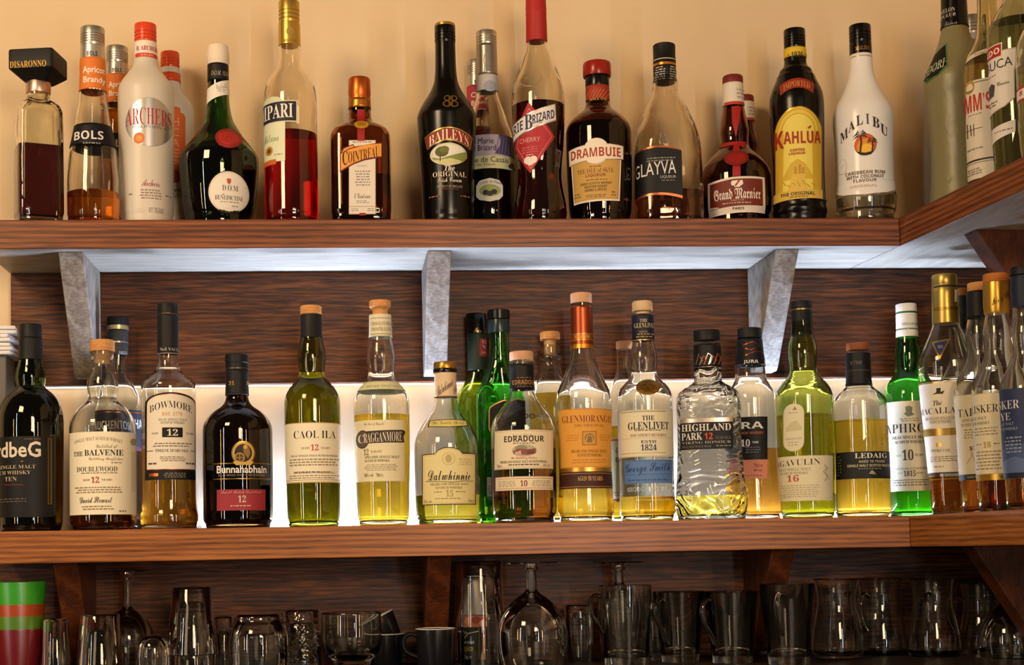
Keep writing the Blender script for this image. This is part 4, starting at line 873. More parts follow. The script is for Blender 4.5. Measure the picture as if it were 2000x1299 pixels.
# 11 amber bottle with distillery picture
b = lo('clear bottle of dark amber whisky with cottage picture label and narrow lower label', 1025, 1011,
       [(1011, 58), (1004, 62), (990, 63.5), (850, 64), (835, 63.5), (822, 60), (810, 52), (798, 42), (786, 33), (774, 27), (764, 24), (752, 23), (720, 22.5), (706, 23)])
b.body(CLEAR, fill=877, liq=liquid('a05a1c'))
stopper(b, 687.5, 705, 23.5, CORKP); b.shell('capsule', 713, 763, col('0c0a09'), off=.0009)
b.label('capsule_print', [T('EDRADOUR', 'X', 'a8743a', 1002, 751, 1046, 742), D(1010, 736, 1040, 740, 1, '7a5430'), D(1008, 753, 1042, 757, 1, '7a5430')], off=.0013)
b.label('label', [R(965, 839, 1081, 916, '8a7a5c'), R(966, 840, 1080, 915, 'e3d3b0'), R(968, 842, 1078, 913, 'b8a478'), R(968.7, 842.7, 1077.3, 912.3, 'e3d3b0'), T('Scotland’s Little Gem', 'S', '6d5a44', 1001, 853, 1042, 847), T('EDRADOUR', 'X', '1f1914', 985, 863, 1062, 851), D(1000, 864, 1046, 868, 1, '5a4c3c'), O(1024, 880, 24, 12, 'b5ab8c'), O(1018, 876, 12, 7, '8d8a6a'), P([(1002, 881), (1014, 876), (1030, 878), (1046, 876), (1046, 886), (1030, 889), (1004, 887)], '8a4a40'), P([(1006, 883), (1018, 880), (1018, 888), (1006, 887)], 'c9a89a'), P([(1030, 880), (1042, 881), (1042, 887), (1030, 888)], '6d3a34'), T('The Distillery Edition', 'S', 'a83a34', 998, 898, 1048, 892), T('HIGHLAND SINGLE MALT SCOTCH WHISKY', 'R', '3a3026', 978, 904, 1068, 899), D(992, 905, 1052, 911, 1, '6d6250'), T('70cl e', 'R', '5a4e40', 971, 911, 981, 906), T('43% vol', 'R', '5a4e40', 1060, 911, 1072, 906)])
b.label('lower_label', [R(967, 930, 1081, 958, '8a5a44'), R(968, 931, 1080, 957, 'e3d3b0'), R(970, 934, 1078, 935, 'a8724c'), R(970, 953, 1078, 954, 'a8724c'), T('10', 'B', '8a2a2a', 1016, 950, 1030, 938), D(972, 938, 1008, 951, 4, '9a8a70'), D(1038, 938, 1076, 951, 4, '9a8a70')])
b.label('embossed_lettering', [T('EDRADOUR', 'H', CLEAR, 982, 822, 1066, 812, 4)], off=.0006)

# 12 corked decanter behind
b = lo('clear corked bottle with stepped lip half hidden behind the copper capped bottle', 1082, 1010,
       [(1010, 36), (1000, 40), (880, 41), (800, 41), (780, 39), (760, 33), (740, 27), (722, 22.5), (712, 20), (706, 20.5), (703, 23), (697, 23), (694, 20), (690, 19.5), (680, 20), (674, 19)], Y=.15)
b.body(CLEAR, fill=770, liq=liquid('e0b840')); stopper(b, 649, 664, 19.5, OAKC, 664, 695, 12)

# 13 orange label, copper neck
b = lo('tall clear bottle with orange label and long copper capsule', 1145, 1009,
       [(1009, 51), (1003, 54), (990, 55), (970, 53.5), (930, 51.5), (880, 51), (830, 53.5), (800, 55), (786, 55), (770, 53), (750, 45), (732, 36.5), (715, 29.5), (698, 24.5), (682, 21.8), (660, 20.8), (590, 20.3)])
b.body(CLEAR, fill=858, liq=liquid('f6ca44'))
stopper(b, 573.5, 593, 21, CORKP)
b.shell('capsule', 599, 681, col('9a4a2c*'), off=.0007)
b.label('capsule_bands', [R(1110, 651, 1162, 664, 'b5652c*'), R(1110, 651, 1162, 652.2, 'd9a04a*'), R(1110, 663, 1162, 664.5, 'd9a04a*'), T('GLENM', 'R', 'e3c080', 1124, 661, 1150, 654), R(1110, 672, 1162, 680, 'd08a2e*')], off=.0014)
b.label('label', [R(1090, 798, 1200, 913, 'cf8a2c'), R(1090, 800, 1200, 911, 'dc9c3c'), T('GLENMORANGIE', 'R', '7a2c1c', 1098, 825, 1195, 811), T('THE ORIGINAL', 'R', '8a5a24', 1121, 834, 1179, 828), R(1137, 842, 1165, 870, 'a86a28'), R(1139, 844, 1163, 868, 'c9953f'), O(1151, 856, 9, 9, '8a6a34'), L([(1144, 862), (1148, 850), (1156, 852), (1158, 862)], 1.5, 'd9b46a'), D(1106, 848, 1132, 862, 3, 'c0842e'), D(1170, 848, 1192, 862, 3, 'c0842e'), T('HIGHLAND SINGLE MALT', 'R', '8a5420', 1116, 884, 1184, 878), T('SCOTCH WHISKY', 'R', '8a5420', 1128, 892, 1176, 886), D(1118, 896, 1182, 906, 2, 'c0842e')])
b.label('gold_band', [R(1092, 913, 1200, 921, 'c09a48*'), T('1843', 'R', '6d4a1c', 1176, 920, 1192, 914), R(1092, 921, 1200, 954, '3f1d12'), R(1092, 924, 1200, 925, 'b5864a'), R(1092, 950, 1200, 951, 'b5864a'), T('AGED 10 YEARS', 'R', 'd9b06a', 1128, 939, 1176, 930)], text='dark brown lower label with a gold upper edge')

# 14 pinkish corked bottle behind
b = lo('clear bottle with red lined cream label behind the navy capped bottle', 1228, 1008,
       [(1008, 36), (1000, 39), (880, 40), (800, 40), (778, 38), (758, 30), (742, 23), (728, 18.5), (715, 17), (690, 17), (683, 16.5)], Y=.146)
b.body(CLEAR, fill=834, liq=liquid('eabf34')); stopper(b, 667, 683, 16.5, CORKP)
b.label('label', [R(1180, 855, 1270, 980, 'e3d39a'), R(1180, 857, 1270, 860, 'b54a3a'), R(1180, 974, 1270, 977, 'b54a3a'), T('G', 'B', 'a83a2a', 1203, 885, 1210, 874), T('G', 'B', 'a83a2a', 1203, 903, 1210, 892), D(1200, 960, 1214, 970, 2, '9a8a5a')])

# 15 navy capsule, cream and blue labels
b = lo('tall clear bottle with navy capsule, bronze seal, cream label and blue signature label', 1265, 1007,
       [(1007, 51), (1001, 54), (985, 54), (940, 53), (860, 53), (790, 53.8), (775, 53.6), (765, 51), (755, 45), (746, 36), (738, 28.5), (731, 25), (725, 24.5), (715, 26), (703, 27.2), (690, 26), (678, 23), (666, 20.8), (620, 20.3)])
b.body(CLEAR, fill=971, liq=liquid('f2ce48'))
b.rev('stopper', [(614, 12.5), (610, 13), (608.5, 19), (607, 20), (592, 20), (589.5, 18.5)], col('d4b284'), sharp=40)
b.shell('capsule', 617, 667, col('171a2c'), off=.0008)
b.label('capsule_print', [T('THE', 'R', 'd9c78a', 1250, 629, 1264, 623), T('GLENLIVET', 'R', 'd9c78a', 1240, 640, 1277, 631), T('AGED OAK', 'R', 'b59a5a', 1249, 650, 1264, 646), D(1243, 651, 1276, 655, 1, 'b59a5a'), D(1243, 656, 1276, 660, 1, 'b59a5a'), R(1236, 663, 1284, 665, 'b59a5a*')], off=.0013)
q = b.label('seal', [O(1265.5, 757, 22.5, 15, '7a5a24*'), O(1265.5, 756.5, 20, 13, '9a7432*'), O(1265.5, 756.5, 13, 8.5, '8a6428*'), L([(1258, 759), (1264, 752), (1272, 760)], 1.5, 'b58c44*')], off=.002)
b.label('label', [R(1195, 800, 1340, 892, 'cfc49c'), R(1195, 802, 1340, 890, 'e0d6b4'), R(1214, 803, 1300, 804.5, '8a7f60'), T('THE', 'B', '1f1a1c', 1254, 821, 1278, 812), T('GLENLIVET', 'B', '1f1a1c', 1227, 839, 1305, 824), D(1237, 839, 1296, 843, 1, '5a5040'), T('FOUNDER’S RESERVE', 'R', '8a4a3a', 1232, 853, 1301, 847), R(1214, 855, 1316, 856, 'cfc49c'), T('ESTD', 'B', '26305a', 1252, 866, 1281, 860), T('1824', 'B', '26305a', 1252, 880, 1282, 868), R(1214, 884, 1300, 885, 'b0a47c')])
b.label('blue_label', [R(1220, 898, 1313, 944, '5a7cae'), R(1220, 900, 1313, 901, '4a689a'), T('George Smith', 'S', '22386a', 1222, 928, 1308, 904, 0, 3), R(1222, 926, 1311, 926.8, '3a5488'), D(1224, 935, 1308, 941, 1, '3a5488')], text='blue lower label with dark blue signature')
b.label('embossed_lettering', [T('GEORGE & J G SMITH', 'H', CLEAR, 1226, 962, 1312, 951)], off=.0006)

# 16 embossed bottle, black silver label
HP = glass('fbfdfa', 0, .8, 26, 1, 'rings')
b = lo('broad clear bottle covered in embossed swirls with a black and silver label', 1390, 1008,
       [(1008, 66), (1002, 69.5), (985, 70), (950, 67), (900, 63.5), (860, 62), (820, 62), (795, 62.5), (780, 62), (770, 59), (762, 52), (755, 41), (749, 31), (743, 27), (730, 26), (700, 25.5), (672, 25)], Y=.05, sec=[(1008, 2.6, .72), (790, 2.6, .72), (745, 2, 1)])
b.body(HP, fill=969, liq=liquid('f4e264'))
b.rev('stopper', plain(666, 646, 25.5, 1.5), BLKM); b.shell('capsule', 674, 720, col('0c0a09'), off=.0009)
kn = []
for i in range(7):
    x = 1361+i*8.5; kn += [L([(x, 710-(i % 3)*4), (x+5, 690+(i % 2)*5), (x+11, 703-(i % 3)*4), (x+6, 712)], 2, ('a8a294*', 'b0502c', 'c9c2b2*')[i % 3])]
b.label('capsule_print', kn+[R(1355, 716, 1415, 717, '8a8478*')], off=.0013)
b.label('label', [R(1329, 815, 1431, 824, 'c9b9ac*'), R(1329, 823, 1431, 876, '0c0a09'), T('HIGHLAND', 'B', 'd9d2c4', 1332, 840, 1427, 826), T('PARK', 'B', 'd9d2c4', 1332, 857, 1372, 843), T('12', 'X', 'd0542c', 1376, 857, 1392, 844), T('YEAR OLD', 'R', '6d6a64', 1397, 857, 1426, 851), T('VIKING HONOUR', 'R', 'b5ac9a', 1333, 865, 1427, 860), T('SINGLE MALT SCOTCH WHISKY', 'R', '7d766a', 1333, 873, 1390, 868), D(1396, 868, 1428, 873, 1, '7d766a')], off=.0006)

# 17 black label with salmon foot
b = lo('clear bottle with flared black capsule and salmon footed label behind the embossed bottle', 1474, 1006,
       [(1006, 50), (1000, 53), (985, 52), (940, 49), (880, 47.5), (800, 48.5), (782, 48.5), (768, 46), (756, 39), (746, 33), (736, 30), (716, 28.5), (690, 25.5), (664, 23.5)], Y=.098)
b.body(CLEAR, fill=878, liq=liquid('d69a38'))
b.rev('stopper', plain(661, 642, 23.5, 1.5), BLKM); b.shell('capsule', 664, 716, BLKM, off=.0009)
b.label('capsule_print', [T('JURA', 'X', 'd9d4cc', 1453, 711, 1480, 703), T('JURA', 'X', 'd9d4cc', 1490, 711, 1512, 703), L([(1452, 674), (1470, 668), (1482, 676), (1466, 684), (1456, 680)], 2, '7a3a24*'), L([(1456, 694), (1476, 686), (1490, 690)], 2, '7a3a24*')], off=.0014)
b.label('label', [R(1424, 814, 1498, 899, '0c0a09'), R(1424, 898, 1498, 935, 'cf8468'), T('JURA', 'X', 'e6e2dc', 1416, 841, 1490, 824), T('SCOTCH WHISKY', 'X', 'c05a34', 1436, 848, 1491, 843), T('10', 'B', 'e6e2dc', 1448, 872, 1465, 858), T('YEARS', 'X', 'e6e2dc', 1469, 866, 1481, 862), D(1455, 872, 1486, 886, 3, '6d6a6a'), T('70cl e', 'X', '7d3a2c', 1472, 913, 1488, 905), T('40% vol', 'X', '7d3a2c', 1472, 921, 1487, 916), D(1455, 927, 1490, 932, 1, '9a5040')], off=.0006)

# 18 pale green bottle with two labels
b = lo('tall pale green bottle with cream oval tag above a cream label and black capsule', 1578, 1005,
       [(1005, 50), (999, 51.5), (960, 52.5), (880, 54.5), (790, 55.7), (775, 55.3), (765, 53), (754, 47), (744, 39), (735, 31), (727, 26.5), (719, 25.3), (708, 26.5), (692, 28.2), (678, 27.5), (664, 24.5), (655, 21.8), (610, 20.5)])
b.body(glass('cfdc92'), fill=812, liq=liquid('efd050'))
b.rev('stopper', plain(605, 589, 20.5, 1.5), BLKM); b.rev('capsule', [(656, 21.8), (653, 21.8), (651, 21), (608, 20.8), (605, 20)], col('0c0a09'), sharp=40)
b.rev('gold_line', [(607.5, 20.6), (605, 20.6)], col('8a7a3a*'))
b.label('tag', [R(1530.5, 787, 1571, 881, 'b5a878', 19), R(1531.5, 788, 1570, 880, 'dfd4ac', 18), P([(1548, 800), (1553, 793), (1557, 800)], '9a8a5a'), D(1540, 803, 1562, 808, 1, 'b0a478'), P([(1536, 835), (1545, 824), (1556, 820), (1566, 833), (1566, 840), (1536, 842)], 'cbbf92'), T('LAGAVULIN', 'R', '8a7c54', 1536, 858, 1566, 854), D(1540, 861, 1562, 871, 2, 'b0a478')])
b.label('label', [R(1515, 890, 1625, 978, 'e0d3ac'), T('LAGAVULIN', 'R', '4a3c28', 1505, 909, 1601, 897, 0, 3), T('ISLAY SINGLE MALT', 'R', '6d5f44', 1523, 919, 1583, 913), T('SCOTCH WHISKY', 'R', '6d5f44', 1525, 926, 1579, 921), T('16', 'B', 'b04a3a', 1538, 940, 1561, 927), D(1524, 946, 1600, 972, 6, 'b5a67c'), L([(1609, 908), (1613, 915), (1607, 922), (1616, 930), (1609, 940)], 2.5, 'b0a078'), L([(1616, 912), (1610, 926), (1618, 938)], 1.5, 'b0a078')])

# 19 black banded bottle of golden whisky
b = lo('clear bottle of golden whisky with black band label, black capsule and brown cork', 1686, 1005,
       [(1005, 50.5), (999, 53.3), (980, 53.5), (900, 53), (800, 52), (785, 51.5), (776, 48), (768, 40), (761, 31), (755, 26), (748, 23.5), (735, 23), (692, 22)], Y=.05)
b.body(CLEAR, fill=822, liq=liquid('f4cc40'))
stopper(b, 670.5, 685, 21.8, wood('dark_cork', '6d3a1c', '8a4c28', '9a5c34', (40, 40, 40), .6)); b.shell('capsule', 691, 753, col('0c0a09'), off=.0009)
b.label('capsule_print', [R(1640, 722, 1712, 724, '3a3834'), T('1798', 'R', '6d6860', 1662, 712, 1682, 705)], off=.0014)
b.label('label', [R(1634, 882, 1742, 935, '171610'), T('LEDAIG', 'B', 'e0d9c4', 1670, 895, 1730, 885), T('AGED 10 YEARS', 'X', 'b5ac94', 1677, 904, 1726, 899), T('SINGLE MALT SCOTCH WHISKY', 'X', 'c4b98e', 1656, 912, 1738, 907), D(1676, 914, 1726, 918, 1, '8a8268'), P([(1696, 926), (1702, 918), (1707, 923), (1710, 927)], '9a9278'), D(1637, 888, 1645, 930, 7, '6d6858')])
b.label('embossed_lettering', [T('1798', 'H', CLEAR, 1658, 875, 1728, 850)], off=.0006)

# 20 bright green bottle, big cream label
b = lo('bright green bottle with white cap and large cream label at the shelf corner', 1784, 1004,
       [(1004, 44), (998, 45.5), (960, 47), (880, 48.2), (790, 49), (772, 48.8), (762, 47), (750, 42), (740, 34.5), (731, 28), (724, 25), (716, 24.5), (704, 25.2), (692, 25.3), (680, 24), (668, 22), (655, 20.8), (620, 20)], Y=.106)
b.body(glass('74cf70'), fill=935, liq=liquid('dfe66a'))
b.rev('cap', plain(610, 594.5, 20, 1.5), col('e3ded2')); b.rev('cap_ring', [(614, 19.6), (610, 19.6)], col('2a5a2c'))
b.rev('capsule', [(659, 21.3), (650, 21), (644, 20.3), (640, 20.8), (636, 20.5), (614, 20.2), (613.5, 19.5)], col('e3ded2'), sharp=40)
b.label('capsule_print', [T('1815 ESTABLISHED', 'R', '33302a', 1762, 635, 1808, 630), R(1755, 640.5, 1806, 641.5, 'a8a294')], on=(b.last[0], ROUND), off=.0006)
b.label('label', [R(1725, 783, 1860, 959, 'dfd4b4'), P([(1768, 795), (1775, 792), (1782, 796), (1781, 806), (1786, 810), (1774, 814), (1766, 808), (1770, 804)], '6d7462'), D(1757, 816, 1797, 824, 2, '8a8468'), T('LAPHROAIG', 'R', '241f1a', 1722, 845, 1838, 827), T('ISLAY SINGLE MALT', 'B', '33291f', 1744, 857, 1810, 851), T('SCOTCH WHISKY', 'B', '33291f', 1750, 866, 1803, 860), T('10', 'B', '3a3026', 1763, 899, 1784, 878), T('AGED', 'R', '4a4034', 1752, 891, 1761, 887), T('YEARS', 'R', '4a4034', 1787, 891, 1802, 887), T('The most richly flavoured of all Scotch whiskies', 'I', '5a5040', 1738, 918, 1812, 912), T('1815', 'B', '33291f', 1766, 930, 1788, 919), T('ESTD', 'R', '4a4034', 1756, 926, 1764, 922), T('ESTD', 'R', '4a4034', 1790, 926, 1800, 922), R(1740, 937, 1815, 938, '5a5040'), D(1744, 940, 1812, 950, 2, '7d745c')])

# 21-25 bottles on the shelf return
def ret(label, cx, base, prof, Y, **k): return Bottle('whisky_bottle', label, cx, base, prof, ZLT, Y=Y, group=LG, **k)
b = ret('clear sloping shouldered bottle with gold capsule, blue triangle and white label', 1861, 1000,
        [(1000, 38), (994, 40), (930, 43), (850, 48), (780, 53), (740, 55.5), (712, 56.5), (700, 55.5), (688, 51), (675, 44), (660, 36), (645, 30), (632, 26), (600, 25)], Y=.03, sec=[(1000, 2.4, 1), (700, 2.4, 1), (640, 2, 1)])
b.body(CLEAR, fill=932, liq=liquid('ecb23a'))
b.rev('capsule', [(633, 26), (630, 26.3), (575, 24.8), (560, 24.5), (559, 23.8), (557.5, 23.8), (556, 24.5), (540, 24), (537, 22.5)], col('b0944a*'), sharp=40)
b.label('capsule_print', [R(1825, 557, 1885, 559.5, '0c0a09'), R(1825, 599, 1888, 605, '8a7234*'), P([(1863, 566), (1880, 566), (1880, 590), (1863, 590)], 'd9d0b8')], on=(b.last[0], ROUND), off=.0007)
b.label('emblem', [P([(1821, 666), (1856, 662), (1836, 702)], 'b5913c*'), P([(1825, 669), (1851, 666), (1836, 696)], '232b58'), T('1824', 'R', 'b59a5a', 1832, 680, 1842, 674)])
b.label('label', [R(1790, 741, 1930, 743.5, '1c1917'), R(1790, 744, 1930, 746, 'c9a45a*'), R(1790, 747, 1930, 922, 'e4dac4'), R(1790, 922, 1930, 924.5, '1c1917'), P([(1822, 769), (1830, 765), (1830, 757), (1838, 757), (1838, 765), (1845, 762), (1842, 769)], '2a241c'), P([(1820, 769), (1846, 768), (1840, 770)], 'c9a45a*'), T('The', 'J', '2a241c', 1824, 791, 1840, 781), T('MACALLAN', 'R', '241f1a', 1796, 807, 1877, 795), T('HIGHLAND SINGLE MALT', 'R', '6d6454', 1810, 819, 1872, 813), T('SCOTCH WHISKY', 'R', '6d6454', 1818, 826, 1858, 820), R(1790, 836, 1870, 850, 'c4a054*'), R(1830, 864, 1842, 872, 'c9a45a*'), T('DOUBLE CASK', 'R', '6d6454', 1821, 882, 1856, 876), D(1818, 890, 1872, 902, 3, '8a8270'), D(1824, 908, 1848, 914, 1, 'a89c84')])

def bulbneck(label, cx, Y, lid, cap, capm, lab, liq='b8641e', capinfo=None):
    b = ret(label, cx, 1000, [(1000, 43), (994, 46), (930, 49), (850, 51), (790, 53), (765, 53.3), (752, 51), (738, 46), (722, 38), (706, 31), (694, 27), (684, 26), (672, 27), (656, 28.5), (640, 27), (626, 24), (614, 22), (600, 21.5)], Y)
    b.body(CLEAR, fill=935, liq=liquid(liq)); return b
b = bulbneck('clear bulb necked bottle with cork and black capsule beside the gold capped eighteen', 1928, -.05, 0, 0, 0, 0)
stopper(b, 553, 570, 21.5, OAKC); b.shell('capsule', 570, 622, BLKM, off=.0016); b.rev('capsule_core', [(601, 22.3), (571, 22.3)], BLKM)
b.label('label', [R(1850, 769, 1990, 925, 'dfd2ae'), R(1850, 925, 1990, 936, '1c1a17'), T('TALISKER', 'R', '33291f', 1874, 812, 1962, 796), T('SINGLE MALT', 'R', '4a3d2c', 1882, 822, 1930, 816), T('SCOTCH WHISKY', 'R', '4a3d2c', 1880, 831, 1936, 825), D(1884, 836, 1925, 856, 4, '9a8c68'), L([(1890, 905), (1900, 890), (1896, 870), (1905, 900), (1912, 882)], 1, 'b56a5a'), T('57', 'X', '33291f', 1896, 878, 1908, 871), T('MADE BY THE SEA', 'X', 'a89c78', 1892, 933, 1932, 928)], off=.0004)
b = bulbneck('clear bulb necked bottle with orange cork, gold capsule and cream eighteen year label', 1962, -.1265, 0, 0, 0, 0)
stopper(b, 535.5, 552, 24, wood('orange_cork', '9a5620', 'b56a28', 'c47c38', (30, 30, 30), .6))
b.rev('capsule', [(613, 23.5), (609, 24.5), (604, 24.5), (600, 25.2), (560, 24.5), (553, 24), (552, 23)], col('c0983e*'), sharp=40)
b.label('capsule_print', [T('Isle of Skye', 'S', '4a3810', 1938, 592, 1974, 574, 0, 20)], on=(b.last[0], ROUND), off=.0006)
b.label('label', [R(1899, 766, 2030, 925, 'b59a5a'), R(1900, 767, 2030, 924, 'e0d4b0'), R(1899, 925, 2030, 937, 'b8923e*'), T('TALISKER', 'R', '2a231c', 1880, 804, 1950, 788), T('SINGLE MALT', 'R', '4a3d2c', 1892, 817, 1928, 811), T('SCOTCH WHISKY', 'R', '4a3d2c', 1890, 827, 1935, 821), D(1906, 832, 1950, 850, 3, '9a8c68'), T('18', 'B', 'a8863c', 1923, 873, 1937, 861), D(1910, 864, 1920, 868, 1, '6d5f44'), D(1941, 864, 1953, 868, 1, '6d5f44'), D(1908, 878, 1956, 918, 6, '9a8c68'), T('70cl e', 'R', '33291f', 1952, 934, 1966, 928)], off=.0004)
b = bulbneck('clear bulb necked bottle with navy blue label, cut off by the edge of the photo', 2016, -.201, 0, 0, 0, 0, liq='a85c1c')
b.rev('stopper', plain(538, 522, 24, 1.5), BLKM); b.rev('capsule', [(600, 24), (590, 24.5), (545, 24), (540, 23)], col('151a2c'))
b.label('label', [R(1955, 757, 2090, 925, '26304e'), P([(1955, 880), (1975, 862), (1992, 872), (2010, 855), (2040, 885), (2040, 922), (1955, 922)], '3c4a70'), P([(1955, 900), (1985, 890), (2020, 902), (2040, 898), (2040, 922), (1955, 922)], '56658a'), R(1955, 922, 2090, 933, '151a2c'), T('TALISKER', 'R', 'cfc9bc', 1918, 796, 1992, 779), T('SKYE', 'R', 'cfc9bc', 1940, 818, 1976, 803), T('SINGLE MALT', 'R', '9aa0b4', 1948, 828, 1982, 822), T('SCOTCH WHISKY', 'R', '9aa0b4', 1946, 838, 1990, 832), D(1966, 850, 1998, 885, 5, '8a92a8')], off=.0004)
b = bulbneck('clear bottle with brown cork and black capsule, furthest back at the corner', 1893, .118, 0, 0, 0, 0, liq='a86a28')
stopper(b, 565, 580, 20, wood('brown_cork', '7a3c18', '94501f', 'a8622c', (30, 30, 30), .6)); b.rev('capsule', [(640, 24.3), (622, 22.5), (600, 21.8), (581, 20)], BLKM)
q = b.label('seal', [O(1895, 634, 8, 9, 'a8863c*'), O(1895, 634, 5.5, 6.5, 'c9a552*')], on=(b.last[0], ROUND), off=.001)
# ---------------------------------------------------------------- counter: glassware
GW = glass('f3f5f3'); GTEX = glass('eff2f0', 0, .7, 160)
def vessel(name, label, cat, cx, Y, path, mat, group=None, N=40, part='bowl', smooth=True, rootonly=False):
    """path: (row or None, half-width, height above the counter in m if row is None); closed outline turned round the axis"""
    b = Bottle(name, label, cx, 1290, [(1300, 30), (1200, 30)], ZCT, Y=Y, group=group, cat=cat)
    if rootonly: return b
    pr = [((max(0, b.zf(p[0])-ZCT) if p[0] is not None else p[2]), p[1]*b.k) for p in path]
    V, Fc = revolve(pr, ROUND, N); o = link(part, V, Fc, mat, b.root, sharp=45); b.pr = pr; return b
def sm(pts, n=5):
    """smooth a polyline of (row, half-width)"""
    q = smooth_pts([(x, y, 0) for y, x in pts], n); return [(p.y, max(p.x, .2)) for p in q]
def handle(b, pts, r, ang, mat=GW):
    """pts: (row, distance from axis in px) along the handle, in a vertical plane turned by ang"""
    c, s_ = math.cos(math.radians(ang)), math.sin(math.radians(ang))
    P_ = [((d*b.k)*c, (d*b.k)*s_, b.zf(y)-ZCT) for y, d in pts]
    P_ = smooth_pts(P_, 6); V = []; Fc = []; n = 10
    side = Vector((-s_, c, 0))
    for i, p in enumerate(P_):
        t = (P_[min(i+1, len(P_)-1)]-P_[max(i-1, 0)]).normalized(); a = t.cross(side).normalized()
        for k in range(n):
            q = 2*math.pi*k/n; V.append(p+a*math.cos(q)*r*.7+side*math.sin(q)*r)
    for i in range(len(P_)-1):
        for k in range(n): Fc.append((i*n+k, i*n+(k+1) % n, (i+1)*n+(k+1) % n, (i+1)*n+k))
    Fc.append(tuple(range(n-1, -1, -1))); Fc.append(tuple(range((len(P_)-1)*n, len(P_)*n)))
    return link('handle', V, Fc, mat, b.root)
# nested plastic cups
rr = lambda y: 59-.115*(y-1137)
for y0, c, l in ((1228, '7a1420', 'dark red plastic cup, lowest of the nested colourful stack'), (1203, '5a8a1c', 'olive green plastic cup third from the top of the nested stack'), (1180, 'b5491c', 'orange plastic cup under the bright green one in the nested stack'), (1137, '3fae2a', 'bright green plastic cup on top of the nested stack')):
    dz = {1228: 0, 1203: .019, 1180: .036, 1137: .066}[y0]; g = {1228: 0, 1203: -2.0, 1180: -4.0, 1137: -6.0}[y0]
    rb = rr(1318-dz/.00073)+g
    b = vessel('plastic_cup', l, 'cup', 37, .075, [(None, 0, dz+.001), (None, rb, dz+.001), (y0+2, rr(y0)+g+0), (y0, rr(y0)+g-.3+0), (y0+2, rr(y0)-1.4+g+0), (None, rb-1.6, dz+.003), (None, 0, dz+.003)], glass(c, .3, 0, 60, .25), 'nested plastic cups')
# upside-down tumblers: base up
def turned(label, cx, Y, y0, h0, h1, thick=26, mat=GW, lift=0, w=2.6, r=4, group='upside down tumblers on the counter'):
    return vessel('tumbler', label, 'glass', cx, Y, [(y0+1.5, 0), (y0+1, h0*.7), (y0, h0-r), (y0+1, h0-r*.4), (y0+r, h0), (None, h1, lift+.001), (None, h1-w*.5, lift), (None, h1-w, lift+.001), (y0+thick+4, h0-w), (y0+thick, h0-w-4), (y0+thick, 0)], mat, group)
turned('small upside down shot tumbler beside the nested plastic cups', 110, .05, 1208, 25, 29, 34)
turned('upside down tumbler in front of the upturned stemmed glass at the left', 196, .045, 1199, 38, 47, 30)
turned('outer one of two nested upside down tumblers left of the thick rounded glass', 376, .06, 1147, 38, 50, 26, lift=.030)
turned('inner one of two nested upside down tumblers left of the thick rounded glass', 376, .06, 1193, 32.5, 40, 30)
turned('narrow upside down tumbler squeezed beside the nested pair', 437, .105, 1204, 20, 23, 28)
turned('textured upside down tumbler left of the upright tea glass', 590, .112, 1190, 37, 42, 24, GTEX)
turned('upside down tumbler right of the big upturned balloon glass', 1133, .12, 1180, 29, 26, 22)
turned('upside down tumbler partly behind two handled glasses', 1281, .145, 1172, 24, 27, 22)
turned('thin upside down tumbler behind the third handled glass from the left', 1442, .145, 1176, 20, 21, 20)
# thick rounded glass, dome glass
vessel('tumbler', 'thick upside down glass with rounded shoulder', 'glass', 506, .06, [(1200, 0), (1199, 38)]+sm([(1199, 40), (1203, 45), (1212, 47), (1222, 52), (1240, 58), (1270, 59)])+[(None, 59, .001), (None, 56, 0), (None, 55, .002)]+sm([(1275, 55), (1250, 54), (1236, 46), (1233, 20)])+[(1232, 0)], GW, 'upside down tumblers on the counter')
vessel('tumbler', 'low domed upside down glass between the tall stemmed one and the nested pair', 'glass', 300, .02, [(1240, 0)]+sm([(1240, 8), (1244, 20), (1256, 29), (1275, 33), (1295, 33)])+[(None, 33, .001), (None, 31, 0), (None, 30.5, .002)]+sm([(1292, 30.5), (1275, 30), (1260, 25), (1250, 12)])+[(1248, 0)], GW, 'upside down tumblers on the counter')
# upside-down stemmed glasses
def stem(label, cx, Y, yf, hf, ys, hs, bowl, knob=0):
    pts = [(yf, 0), (yf, hf-1), (yf+1.2, hf), (yf+2.6, hf-1)]+sm([(yf+4, hf*.55), (yf+6, hf*.3), (yf+9, hs*1.15)], 4)
    if knob: pts += sm([(yf+11, knob), (yf+15, knob), (yf+18, hs*.9)], 4)
    o_ = sm([(ys-14, hs), (ys-4, hs*1.05)]+bowl, 6)
    last = bowl[-1]
    inner = sm([(y+.5, h-2.4) for y, h in bowl if h > hs*1.9][::-1], 6)
    pts += o_+[(None, last[1]*.985, .001), (None, last[1]*.985-1.2, 0), (None, last[1]*.985-2.4, .001)]+inner+[(inner[-1][0]-1.5, inner[-1][1]*.4), (inner[-1][0]-2, 0)]
    return vessel('stemmed_glass', label, 'glass', cx, Y, pts, GW, 'upturned stemmed glasses')
stem('upturned stemmed glass standing far back behind the tumblers at the left', 249, .128, 1114, 45, 1186, 9.5, [(1188, 14), (1196, 26), (1212, 40), (1235, 50), (1265, 52), (1305, 44)], 12)
stem('big upturned balloon glass right of the spice packet', 1041, .04, 1098, 53, 1156, 11, [(1160, 18), (1166, 28), (1180, 44), (1200, 58), (1222, 66), (1250, 68), (1280, 65), (1310, 58)], 15)
stem('upturned stemmed glass behind the handled glass right of the balloon glass', 1213, .125, 1097, 51, 1142, 9, [(1145, 15), (1155, 30), (1172, 40), (1198, 44), (1230, 43), (1285, 36)], 13)
stem('upturned stemmed glass at the far right in front of the last jug', 1976, .02, 1118, 44, 1172, 12, [(1178, 18), (1188, 32), (1205, 46), (1230, 57), (1262, 60), (1310, 54)], 16)
